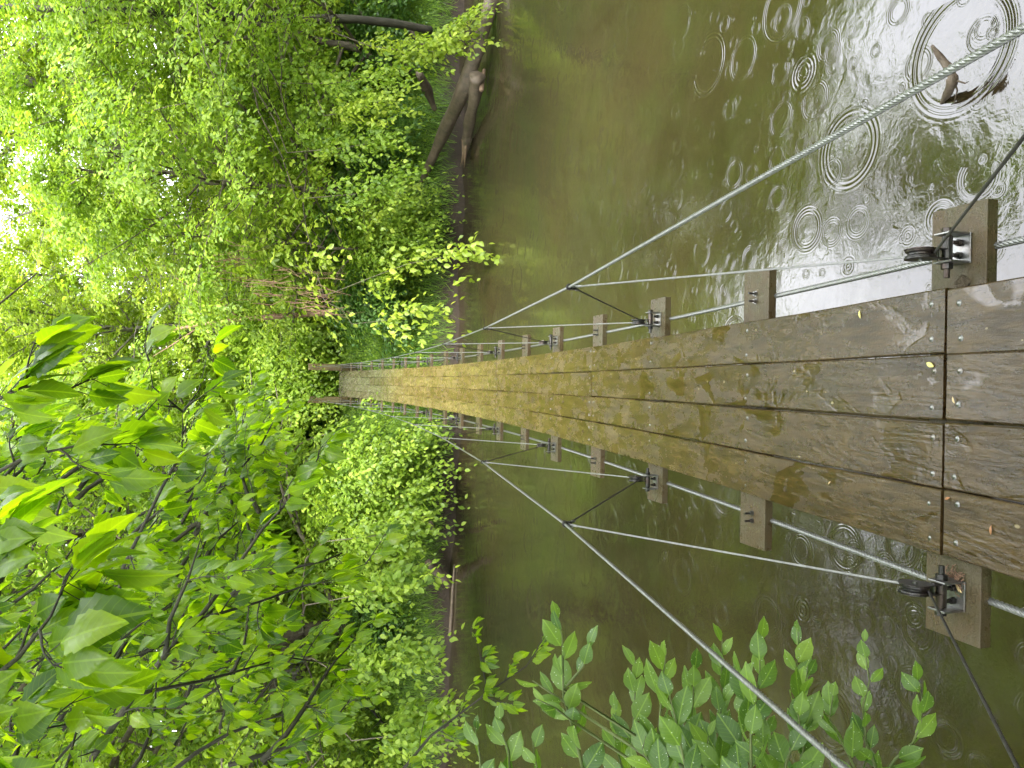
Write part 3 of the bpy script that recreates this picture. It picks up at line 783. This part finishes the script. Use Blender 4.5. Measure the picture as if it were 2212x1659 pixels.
# far wood that reads as one mass
n = 90000
az = rs.uniform(-1.0, 1.0, n); dd = rs.uniform(52, 66, n); xs = np.sin(az) * dd; ys = np.cos(az) * dd; z = 1.5 + rs.uniform(0, 1, n) * np.where(np.abs(az - .27) < .17, 9, 24)
cl = np.sin(xs * .9) * np.cos(z * .8 + xs * .3) + rs.normal(0, .6, n); kk = cl > -.35
xs, ys, z = xs[kk], ys[kk], z[kk]; n = len(xs)
P = np.stack([xs, ys, z], 1); D = rs.normal(0, 1, (n, 3)); D[:, 2] -= .6; N = rs.normal(0, .6, (n, 3)); N[:, 1] -= .6; N[:, 2] += .6
me = leaves_mesh('distant_forest', P, D, N, .75 * rs.uniform(.5, 1.2, n), 1.0, np.clip(rs.normal(.55, .2, n), 0, 1), LF_FAR, LM_FAR2)
tag(link('distant_forest', me, None, Vector((0, 0, 0))), 'distant wood filling the view behind the far bank', 'forest', kind='stuff')

# --- foreground: branches of a near tree hanging in from the left
def dress(tw, P_, D_, N_, L_, T_, pts, step, tl, size, rs, per=5, start=.15, hang=.55, rad=.0035, compound=True):
    tot = sum((pts[i + 1] - pts[i]).length for i in range(len(pts) - 1)); s = tot * start; sg = 1
    while s < tot:
        acc = 0
        for i in range(len(pts) - 1):
            l = (pts[i + 1] - pts[i]).length
            if acc + l >= s: break
            acc += l
        p = pts[i].lerp(pts[i + 1], (s - acc) / max(l, 1e-6)); d = (pts[i + 1] - pts[i]).normalized()
        side = d.cross(Vector((0, 0, 1))); side = side.normalized() if side.length > .05 else Vector((1, 0, 0))
        td = d * .55 + side * sg * .75 + Vector((rs.normal(0, .25), rs.normal(0, .25), rs.normal(.1, .25)))
        ln = tl * rs.uniform(.5, 1.2) * (1 - .35 * s / tot)
        tp = curve_pts(p, td, ln, 5, .15, hang, .09, rs)
        tw.tube(tp, [rad * (1 - .7 * q / 5) for q in range(6)], 5)
        for q in range(per):
            kk = (q + .6) / per * 5; a, b = tp[min(int(kk), 4)], tp[min(int(kk) + 1, 5)]; c = a.lerp(b, kk - int(kk)); dd = (b - a).normalized()
            sd = dd.cross(Vector((0, 0, 1))); sd = sd.normalized() if sd.length > .05 else Vector((1, 0, 0))
            for e in ((-1, 1) if q < per - 1 else (-1, 1, 0)):
                v = dd * (.7 if e else 1.1) + sd * e * .8 + Vector((rs.normal(0, .22), rs.normal(0, .22), rs.normal(-.55, .25)))
                v.normalize(); pet = size * rs.uniform(.15, .45); c2 = c + v * pet
                tw.tube([c, c2], .0011, 4, cap=False)
                P_.append(tuple(c2)); D_.append(tuple(v + Vector((0, 0, -.25)))); N_.append((rs.normal(0, .35), rs.normal(-.15, .35), 1.0))
                L_.append(size * rs.uniform(.6, 1.2)); T_.append(min(1, max(0, rs.normal(.45, .32))))
        s += step * rs.uniform(.7, 1.3); sg = -sg
def finish(name, base, tw, P_, D_, N_, L_, T_, tpl, leafm, barkm, rs, wd=(.85, 1.1)):
    root = empty(name, base); WPOS[root.name] = Vector(base)
    tw.build('trunk' if 'tree' in name else 'stem', barkm, root, smooth=True)
    me = leaves_mesh('crown' if 'tree' in name else 'foliage', np.array(P_) - np.array(base)[None], np.array(D_), np.array(N_), np.array(L_), rs.uniform(wd[0], wd[1], len(P_)), np.array(T_), tpl, leafm)
    link('crown' if 'tree' in name else 'foliage', me, root, Vector(base))
    return root
rs = np.random.default_rng(77)
tb = Vector((-4.6, 1.2, gh(-4.6, 1.2)))
tw = MB(); LP = ([], [], [], [], [])
trunk_top = Vector((-4.0, 2.4, 6.2))
tw.tube([tb - Vector((0, 0, .3)), tb + Vector((.1, .3, 1.6)), tb + Vector((.3, .8, 3)), trunk_top, trunk_top + Vector((.3, 1.0, 3)), trunk_top + Vector((.2, 1.6, 6))], [.17, .15, .13, .11, .07, .03], 12)
def br(pix, r0, step, tl, size, per=5, rad=.0035, start=.12, root=True):
    pts = [at(*p) for p in pix]
    rr = [r0 * (1 - .85 * i / (len(pts) - 1)) for i in range(len(pts))]
    if root:
        pts_r = [trunk_top - Vector((0, .1, .3)), trunk_top.lerp(pts[0], .5) + Vector((0, 0, .15))] + pts; tw.tube(pts_r, [r0 * 1.7, r0 * 1.3] + rr, 8)
    else: tw.tube(pts, rr, 7)
    dress(tw, *LP, pts, step, tl, size, rs, per=per, rad=rad, start=start)
br([(165, 1690, 3.1), (290, 1500, 2.95), (357, 1416, 2.9), (427, 1339, 2.9), (483, 1266, 2.9), (567, 1143, 2.95), (645, 1060, 3.0), (690, 985, 3.05)], .014, .12, .30, .095)
br([(357, 1416, 2.9), (367, 1339, 2.8), (407, 1249, 2.75), (433, 1166, 2.7)], .011, .14, .25, .09, root=False)
br([(230, 1300, 2.5), (350, 1053, 2.3), (393, 980, 2.3), (395, 890, 2.3)], .0065, .16, .16, .10, per=3, root=False, start=.3)
br([(395, 890, 2.3), (430, 843, 2.3), (450, 756, 2.35)], .0035, .2, .14, .10, per=2, root=False)
br([(395, 890, 2.3), (330, 836, 2.25), (322, 780, 2.2)], .0035, .2, .14, .10, per=2, root=False)
br([(-60, 900, 1.8), (0, 860, 1.8), (50, 836, 1.8), (117, 833, 1.8), (165, 855, 1.85)], .006, .10, .14, .12, per=4, root=False, start=.2)
br([(-60, 1500, 1.5), (40, 1420, 1.4), (110, 1330, 1.35), (150, 1240, 1.4)], .006, .12, .16, .135, per=4, root=False, start=.2)
br([(-60, 1330, 1.6), (20, 1230, 1.5), (70, 1130, 1.55)], .006, .12, .16, .135, per=4, root=False, start=.2)
br([(-60, 1050, 2.0), (60, 985, 1.95), (180, 960, 1.95), (280, 930, 2.0)], .006, .11, .16, .12, per=3, root=False, start=.1)
br([(-60, 1600, 1.7), (60, 1580, 1.65), (170, 1560, 1.7)], .006, .11, .16, .13, per=3, root=False, start=.1)
br([(290, 1500, 2.95), (440, 1470, 3.2), (620, 1420, 3.5), (760, 1440, 3.8)], .009, .18, .30, .09, root=False)
br([(427, 1339, 2.9), (560, 1300, 3.1), (700, 1250, 3.3), (800, 1215, 3.4)], .007, .17, .26, .09, root=False)
br([(847, 1690, 4.9), (930, 1590, 4.9), (1054, 1496, 4.9), (1137, 1439, 4.9), (1180, 1370, 4.9)], .011, .16, .34, .085, per=5, start=.1, root=False)
br([(1054, 1496, 4.9), (1040, 1430, 4.8), (1030, 1385, 4.8)], .006, .13, .24, .085, per=4, root=False)
# inner canopy of the same tree, further out over the river
for i in range(112):
    d = rs.uniform(3.3, 8.0); X0 = rs.uniform(-150, 560); Y0 = rs.uniform(1050, 1750)
    X1 = X0 + rs.uniform(80, 330) ; Y1 = Y0 - rs.uniform(120, 330)
    lim = 880 if Y1 > 1150 else 560
    if X1 > lim: X1 = lim
    if Y1 < 860: Y1 = 860 + rs.uniform(0, 60)
    pts = [at(X0 + (X1 - X0) * t + 30 * math.sin(t * 3 + i), Y0 + (Y1 - Y0) * t + 20 * math.sin(t * 4 + 2 * i), d + .3 * t) for t in (0, .2, .4, .6, .8, 1)]
    tw.tube(pts, [.014 * (1 - .8 * q / 5) for q in range(6)], 6)
    dress(tw, *LP, pts, .15, .42, .088, rs, per=6, rad=.0026, start=.0)
tree = finish('overhanging_tree', tb, tw, *LP, LF_ELDER, LM_ELDER, M_TWIG, rs)
tag(tree, 'nearest tree, its dark branches and large toothed leaves hanging in front of the far bank', 'tree')

# a second near-bank tree whose crown shades the water on that side (mostly above the picture)
def keepfn(O):
    rel = O - np.array([0, 0, CAMZ]); f = np.array(F0); u = np.array(Ur); r = np.array(Rr)
    z = rel @ f; up = (rel @ u) / np.maximum(z, .01) * FPX; ri = (rel @ r) / np.maximum(z, .01) * FPX
    inside = (z > 0) & (up < 1230) & (up > -1200) & (ri > -950) & (ri < 950)
    ok = (ri < -60) & (up > 330) & (z > 5.5)
    return (~inside) | ok
t = make_tree('bank_tree', (-6.5, 1.0, gh(-6.5, 1.0)), 14, 7.0, 51, LM_FAR, M_BARK, nl=40, sprays=64, m=12, size=.19, low=.35, lean=(2.2, 4.5), bias=(.8, .8), bstr=.6, gap=keepfn)
tag(t, 'green tree of the near bank behind the nearest branches, its crown above them', 'tree')

def keepfn2(O):
    rel = O - np.array([0, 0, CAMZ]); z = rel @ np.array(F0)
    up = (rel @ np.array(Ur)) / np.maximum(z, .01) * FPX; ri = (rel @ np.array(Rr)) / np.maximum(z, .01) * FPX
    return ~((z > 0) & (up < 1260) & (ri < 960))
t = make_tree('bank_tree', (11.5, 1.5, gh(11.5, 1.5)), 14, 5.2, 52, LM_FAR, M_BARK, nl=30, sprays=46, m=12, size=.17, low=.4, lean=(-2.5, 6.0), bias=(-.7, .7), bstr=.5, gap=keepfn2)
tag(t, 'near-bank tree beyond the right-hand limit of view, mirrored in the near water', 'tree')

# --- shrub with oval rain-dotted leaves growing up beside the deck
rs = np.random.default_rng(101)
sb = Vector((-2.3, .9, gh(-2.3, .9)))
tw = MB(); LP = ([], [], [], [], [])
def stem(pix, size=.072, r0=.0034, step=.038, d=None):
    pts = [at(*p) for p in pix]
    # smooth the path
    sm = []
    for i in range(len(pts) - 1):
        for q in range(3): sm.append(pts[i].lerp(pts[i + 1], q / 3))
    sm.append(pts[-1]); pts = sm
    base0 = sb + Vector((rs.normal(0, .12), rs.normal(0, .12), 0))
    full = [base0, base0.lerp(pts[0], .5) - Vector((0, 0, .12))] + pts
    n = len(full); tw.tube(full, [max(.0012, r0 * 1.6 * (1 - .85 * i / n)) for i in range(n)], 6)
    tot = sum((pts[i + 1] - pts[i]).length for i in range(len(pts) - 1)); s = .01; ph = rs.uniform(0, 6)
    while s < tot:
        acc = 0
        for i in range(len(pts) - 1):
            l = (pts[i + 1] - pts[i]).length
            if acc + l >= s: break
            acc += l
        p = pts[i].lerp(pts[i + 1], (s - acc) / max(l, 1e-6)); dr = (pts[i + 1] - pts[i]).normalized()
        a1 = dr.orthogonal().normalized(); a2 = dr.cross(a1); ph += 2.4
        rad = a1 * math.cos(ph) + a2 * math.sin(ph)
        fr = s / tot
        v = dr * (.75 + .4 * fr) + rad * (.75 - .3 * fr) + Vector((0, 0, rs.normal(.1, .15)))
        v.normalize(); p2 = p + v * .008
        LP[0].append(tuple(p2)); LP[1].append(tuple(v)); nn = Vector((0, -.55, .6)) + rad * .25 + Vector((rs.normal(0, .45), rs.normal(0, .4), rs.normal(0, .4)))
        LP[2].append(tuple(nn)); LP[3].append(size * 1.28 * rs.uniform(.72, 1.1) * (1 - .45 * max(0, fr - .7) / .3)); LP[4].append(min(1, max(0, rs.normal(.32, .24) + .35 * max(0, fr - .55))))
        s += step * rs.uniform(.7, 1.3)
D1 = 2.15
stem([(1268, 1700, D1), (1240, 1580, D1), (1217, 1506, D1), (1216, 1423, D1), (1214, 1373, D1), (1200, 1325, D1)])
stem([(1225, 1520, D1), (1180, 1490, D1 + .03), (1150, 1470, D1 + .05)], size=.06)
stem([(1240, 1560, D1), (1200, 1530, D1 - .05), (1160, 1510, D1 - .06)], size=.06)
stem([(1217, 1490, D1), (1260, 1440, D1), (1275, 1385, D1)], size=.06)
stem([(1040, 1720, D1), (1037, 1640, D1), (1027, 1569, D1)], size=.062)
stem([(1105, 1720, D1), (1098, 1620, D1), (1074, 1556, D1)], size=.068)
stem([(1150, 1730, D1), (1160, 1660, D1), (1150, 1600, D1)], size=.066)
tips = [(1372, 1425), (1440, 1400), (1465, 1355), (1500, 1440), (1560, 1380), (1385, 1500), (1600, 1450), (1640, 1378), (1672, 1352), (1725, 1366), (1745, 1440), (1790, 1400), (1560, 1500), (1440, 1480),
        (1660, 1500), (1330, 1540), (1470, 1560), (1600, 1550), (1720, 1520), (1800, 1500), (1850, 1560), (1530, 1590), (1655, 1590), (1760, 1590), (1395, 1590)]
for i, (tx, ty) in enumerate(tips):
    if i % 3 == 2: continue
    d = D1 + rs.uniform(-.22, .25); bx = tx + rs.uniform(-40, 90)
    stem([(bx, 1760, d - .1), (bx * .6 + tx * .4 + rs.uniform(-15, 15), ty * .45 + 1760 * .55, d - .05), (tx + rs.uniform(-10, 16), ty * .8 + 1760 * .2, d), (tx, ty, d)], size=.078)
stem([(1930, 1760, D1), (1870, 1600, D1), (1864, 1523, D1), (1878, 1473, D1), (1866, 1385, D1)], size=.06)
stem([(1870, 1730, D1), (1934, 1640, D1), (1971, 1606, D1), (1990, 1560, D1), (1992, 1506, D1), (1971, 1452, D1)], size=.07)
shrub = finish('shrub', sb, tw, *LP, LF_OVAL, LM_OVAL, M_STEM, rs, (.88, 1.2))
tag(shrub, 'shrub with oval rain-dotted leaves reaching over the water beside the near end of the deck', 'shrub')

# ------------------------------------------------------------------ logs and sticks
def knotty(name, pts, rads, mat, mat2=None, n=14, seed=1, amp=.12, parent=None, sub=6):
    rs = np.random.default_rng(seed); P = []; Rr2 = []
    for i in range(len(pts) - 1):
        for q in range(sub):
            t = q / sub; P.append(Vector(pts[i]).lerp(Vector(pts[i + 1]), t)); Rr2.append(rads[i] * (1 - t) + rads[i + 1] * t)
    P.append(Vector(pts[-1])); Rr2.append(rads[-1])
    for _ in range(3):
        P = [P[0]] + [(P[i - 1] + P[i] * 2 + P[i + 1]) / 4 for i in range(1, len(P) - 1)] + [P[-1]]
    m = MB(); m.tube(P, Rr2, n)
    k1, k2, k3 = rs.uniform(0, 6, 3)
    vs = []
    for i, v in enumerate(m.v):
        ring = i // n; c = P[min(ring, len(P) - 1)]; a = 2 * math.pi * (i % n) / n
        s = 1 + amp * (math.sin(3 * a + ring * .35 + k1) * .5 + math.sin(5 * a - ring * .2 + k2) * .4 + math.sin(ring * .9 + k3) * .5) + rs.normal(0, amp * .12)
        q = c + (Vector(v) - c) * s; vs.append(tuple(q))
    m.v = vs
    return m
# big fallen trunk: root end on the bank, tip over the water at the right limit of view
lg = [on_z(898, 425, 1.0), on_z(935, 340, .75), on_z(968, 265, .62), on_z(1005, 185, .50), on_z(1030, 110, .36), on_z(1052, 40, .2), on_z(1068, -40, .08), on_z(1078, -130, -.1)]
log = empty('fallen_log', lg[3]); WPOS[log.name] = Vector(lg[3])
tag(log, 'large bare fallen trunk sloping from the far bank down into the river', 'log')
m = knotty('trunk', lg, [.06, .12, .165, .175, .165, .15, .15, .14], M_LOG, seed=3, n=18); m.build('trunk', M_LOG, log, smooth=True)
st = [on_z(1030, 165, .42), on_z(1026, 215, .30), on_z(1014, 260, .22), on_z(1008, 300, .14), on_z(1004, 345, .08)]
m = knotty('broken_limb', st, [.17, .13, .12, .12, .03], M_LOG, seed=5, amp=.2)
for q in range(7):   # torn splinters
    a = Vector(st[3]) + Vector((random.uniform(-.1, .1), random.uniform(-.06, .06), random.uniform(-.02, .1))); b = Vector(st[4]) + Vector((random.uniform(-.25, .05), random.uniform(-.1, .1), random.uniform(-.02, .14)))
    m.tube([a, a.lerp(b, .6), b], [.04, .025, .004], 5, 1)
m.build('broken_limb', [M_LOG, M_LOGIN], log, smooth=True)
stb = [on_z(1040, 195, .30), on_z(1042, 170, .22), on_z(1046, 150, .18)]
m = MB(); m.tube(stb, [.05, .06, .035], 8); m.build('branch_stub', M_LOGIN, log, smooth=True)
def log_thing(name, pts, rads, mat, label, cat='log', seed=1, amp=.12):
    m = knotty(name, pts, rads, mat, seed=seed, amp=amp, n=12)
    o = m.build(name, mat, None, smooth=True, org=Vector(pts[0]))
    tag(o, label, cat); return o
log_thing('driftwood_log', [on_z(925, 1215, .75), on_z(942, 1230, .45), on_z(960, 1248, .2), on_z(975, 1266, -.05)], [.09, .13, .13, .08], M_LOG, 'short grey log leaning into the water from the dark bank below the large leaves', seed=8)
log_thing('broken_stump', [on_z(905, 160, 1.35), on_z(925, 200, .95), on_z(940, 238, .7)], [.09, .12, .05], M_LOG, 'broken stump lying in the shade behind the large fallen trunk', 'stump', seed=9, amp=.2)
log_thing('bank_log', [on_z(880, 60, 1.3), on_z(912, 95, .9), on_z(946, 120, .55)], [.07, .08, .05], M_LOG, 'dark log on the bank behind the thick tip of the large fallen trunk', seed=10)
log_thing('floating_pole', [on_z(968, 1420, .03), on_z(975, 1330, .04), on_z(978, 1270, .03), on_z(982, 1220, .03)], [.03, .045, .04, .02], M_LOG, 'thin pole lying along the waterline of the shaded bank', 'pole', seed=11)
log_thing('bare_root', [on_z(930, 1130, .9), on_z(940, 1150, .55), on_z(955, 1148, .3), on_z(968, 1162, .05)], [.05, .07, .05, .03], M_LOG, 'curved bare root hanging from the shaded bank left of the bridge', 'root', seed=12, amp=.2)
# stick in the near water
sk = [on_z(2013, 98, .34), on_z(2032, 125, .26), on_z(2052, 152, .22), on_z(2060, 172, .20), on_z(2048, 200, .08), on_z(2030, 228, -.03)]
m = knotty('driftwood_stick', sk, [.010, .022, .026, .034, .026, .010], M_LOG, seed=14, amp=.22)
m.tube([sk[3], on_z(2068, 195, .1), on_z(2060, 225, .02)], [.01, .006, .003], 5)
m.tube([sk[3], on_z(2085, 180, .16), on_z(2092, 176, .12)], [.008, .005, .003], 5)
tag(m.build('driftwood_stick', M_LOG, None, smooth=True, org=sk[3]), 'crooked brown stick rising out of the water beyond the near cable', 'stick')

# slim trunks and hanging dry vines right of the bridge end
def trunk_thing(name, pix, rads, mat, label, cat, seed, subs=()):
    pts = [at(*p) for p in pix]; m = knotty(name, pts, rads, mat, seed=seed, amp=.08, n=10)
    for sp in subs:
        q = [at(*p) for p in sp[0]]; m.tube(q, [sp[1] * (1 - .7 * i / (len(q) - 1)) for i in range(len(q))], 6)
    o = m.build(name, mat, None, smooth=True, org=pts[0]); tag(o, label, cat); return o
trunk_thing('bare_tree', [(860, 664, 21.5), (770, 668, 22), (700, 676, 22), (600, 684, 22), (520, 690, 22), (440, 700, 22), (360, 714, 22)], [.11, .09, .085, .08, .07, .06, .04], M_VINE, 'slim reddish-brown bare trunk right of the bridge posts', 'tree', 15,
            subs=[([(520, 690, 22), (480, 655, 21.9), (440, 640, 21.8), (380, 600, 21.6)], .035), ([(600, 684, 22), (560, 640, 21.8), (500, 590, 21.6), (450, 570, 21.5)], .03), ([(440, 700, 22), (380, 740, 22), (330, 770, 22)], .025),
                  ([(650, 680, 22), (640, 640, 21.8), (600, 560, 21.4), (560, 480, 21.2)], .02)])
for i, (X, Y, ln, lab) in enumerate([(560, 600, 90, 'bundle of dry reddish vines hanging among the leaves'), (650, 640, 100, 'bundle of dry reddish vines hanging among the leaves'), (480, 560, 70, 'bundle of dry reddish vines hanging among the leaves')]):
    m = MB()
    for q in range(26):
        y0 = Y + random.gauss(0, 22); x0 = X + random.gauss(0, 25); d = 17.6 + random.gauss(0, .3)
        a = at(x0, y0, d); L = random.uniform(.3, 1.0) * ln / 86.0
        m.tube([a, a + Vector((random.gauss(0, .05), random.gauss(0, .05), -L * .5)), a + Vector((random.gauss(0, .12), random.gauss(0, .1), -L))], [.007, .006, .003], 4)
    tag(m.build('dry_vine', M_VINE, None, org=at(X, Y, 17.6)), lab, 'vine', 'dry vines hanging right of the bridge')
pt = at(700, 250, 27)
tag(make_tree('tall_tree', (pt.x, pt.y, gh(pt.x, pt.y)), 25, 4.6, 61, LM_FAR, M_BARKG, nl=22, sprays=50, m=12, size=.2, low=.56, lean=(0, -.5), bias=(0, -1), bstr=.5, trunk_r=.33, droop=.2), 'tall grey trunk rising against the sky above the wood', 'tree')
trunk_thing('dark_tree', [(930, 66, 19.6), (850, 50, 18.9), (760, 40, 18.5), (640, 42, 18.5), (520, 36, 18.4), (420, 34, 18.3), (330, 26, 18.2), (230, 20, 18.1), (140, 22, 18), (60, 16, 18), (-60, 10, 18)], [.10, .10, .10, .11, .11, .11, .10, .09, .08, .07, .06], M_TWIG, 'dark leaning trunk with bare side limbs at the right limit of view', 'tree', 18,
            subs=[([(420, 34, 18.3), (470, 90, 17.9), (440, 130, 17.7)], .05), ([(230, 20, 18.1), (190, 60, 18), (110, 70, 18), (60, 110, 18)], .045), ([(330, 26, 18.2), (300, 60, 18), (290, 110, 18)], .03)])
m_ = [([(545, 110, 17.6), (480, 200, 17.8), (410, 232, 18.2)], .05), ([(985 * .54 + 10, 300, 18), (300, 300, 18.4), (270, 330, 18.6)], .05)]

# ------------------------------------------------------------------ litter on the deck
def fallen_leaf(X, Y, L, col, label, rough=.5, rz=0, zoff=.004, wd=.6, group=None):
    p = on_z(X, Y, 2.6)
    for _ in range(6): p = on_z(X, Y, deck_z(p.y) + zoff)
    me_ = leaves_mesh('fallen_leaf', np.array([[0, 0, 0.0]]), np.array([[math.cos(rz), math.sin(rz), 0.02]]), np.array([[0.1, .1, 1.0]]), np.array([L]), wd, np.array([.5]), LF_OVAL, col)
    o = link('fallen_leaf', me_, None, p); sol = o.modifiers.new('thickness', 'SOLIDIFY'); sol.thickness = .0008
    return tag(o, label, 'leaf', group)
def flat_leaf(name, c):
    t = NT(name); nn = t.noise(t.pos(), 140, 3); return t.done(t.pbsdf(t.mix(nn, tuple(x * .7 for x in c), c), .5, .4))
ML_Y, ML_B, ML_T = flat_leaf('yellow_leaf', (.55, .50, .16)), flat_leaf('brown_leaf', (.30, .13, .05)), flat_leaf('tan_leaf', (.45, .33, .17))
fallen_leaf(1858, 688, .030, ML_Y, 'small pale yellow leaf lying alone on the uppermost plank in the photo', rz=.3)
fallen_leaf(2017, 792, .034, ML_Y, 'yellow leaf on a bolt head just beyond the nearest joint of the planks', rz=1.2, wd=.8)
fallen_leaf(2062, 872, .022, ML_T, 'tan leaf scrap beside the bolt heads on the near side of the nearest joint', rz=.5)
fallen_leaf(2140, 1155, .024, ML_B, 'rusty brown leaf on the lowest plank in the photo, near the picture edge', rz=.1)
fallen_leaf(2052, 1075, .022, ML_B, 'brown curled leaf at the nearest joint on the lowest plank in the photo', rz=1.9)
fallen_leaf(1794, 1040, .020, ML_T, 'pale speck of leaf on the lowest plank in the photo, away from any joint', rz=2.2)
o = fallen_leaf(2078, 1282, .032, ML_T, 'tan leaf lying on the near beam beside the bracket', rz=.9, zoff=-.036)
# clod of mud on the near beam against the deck edge
m = MB(); p = on_z(2051, 607, 2.66); zt = deck_z(J0) - BT; c = Vector((BX + .383 + .012, J0 - .02, zt))
vs = []; fs = []; nr, ns = 6, 14
for i in range(nr + 1):
    a = math.pi / 2 * i / nr
    for k in range(ns):
        b = 2 * math.pi * k / ns; r = .021 * (1 + .12 * math.sin(3 * b + i) + random.uniform(-.05, .05))
        vs.append((c.x + r * math.cos(a) * math.cos(b), c.y + r * math.cos(a) * math.sin(b), c.z + r * 1.0 * math.sin(a)))
for i in range(nr):
    for k in range(ns): fs.append((i * ns + k, i * ns + (k + 1) % ns, (i + 1) * ns + (k + 1) % ns, (i + 1) * ns + k))
m.add(vs, fs)
tag(m.build('mud_clod', M_MUD, None, org=c), 'small round clod of mud on the near beam against the deck edge', 'mud clod')
# knot of roots and needles by the near left bracket
m = MB()
for q in range(40):
    a = Vector((BX - CX + .03 + random.gauss(.02, .014), J0 - .01 + random.gauss(0, .018), zt + .004)); b = a + Vector((random.gauss(0, .014), random.gauss(0, .014), random.uniform(0, .012)))
    m.tube([a, a.lerp(b, .5) + Vector((0, 0, .006)), b], .0012, 4)
tag(m.build('twig_litter', M_VINE, None, org=(BX - CX + .05, J0, zt)), 'tuft of tangled brown needles caught beside the bracket of the near beam', 'litter')
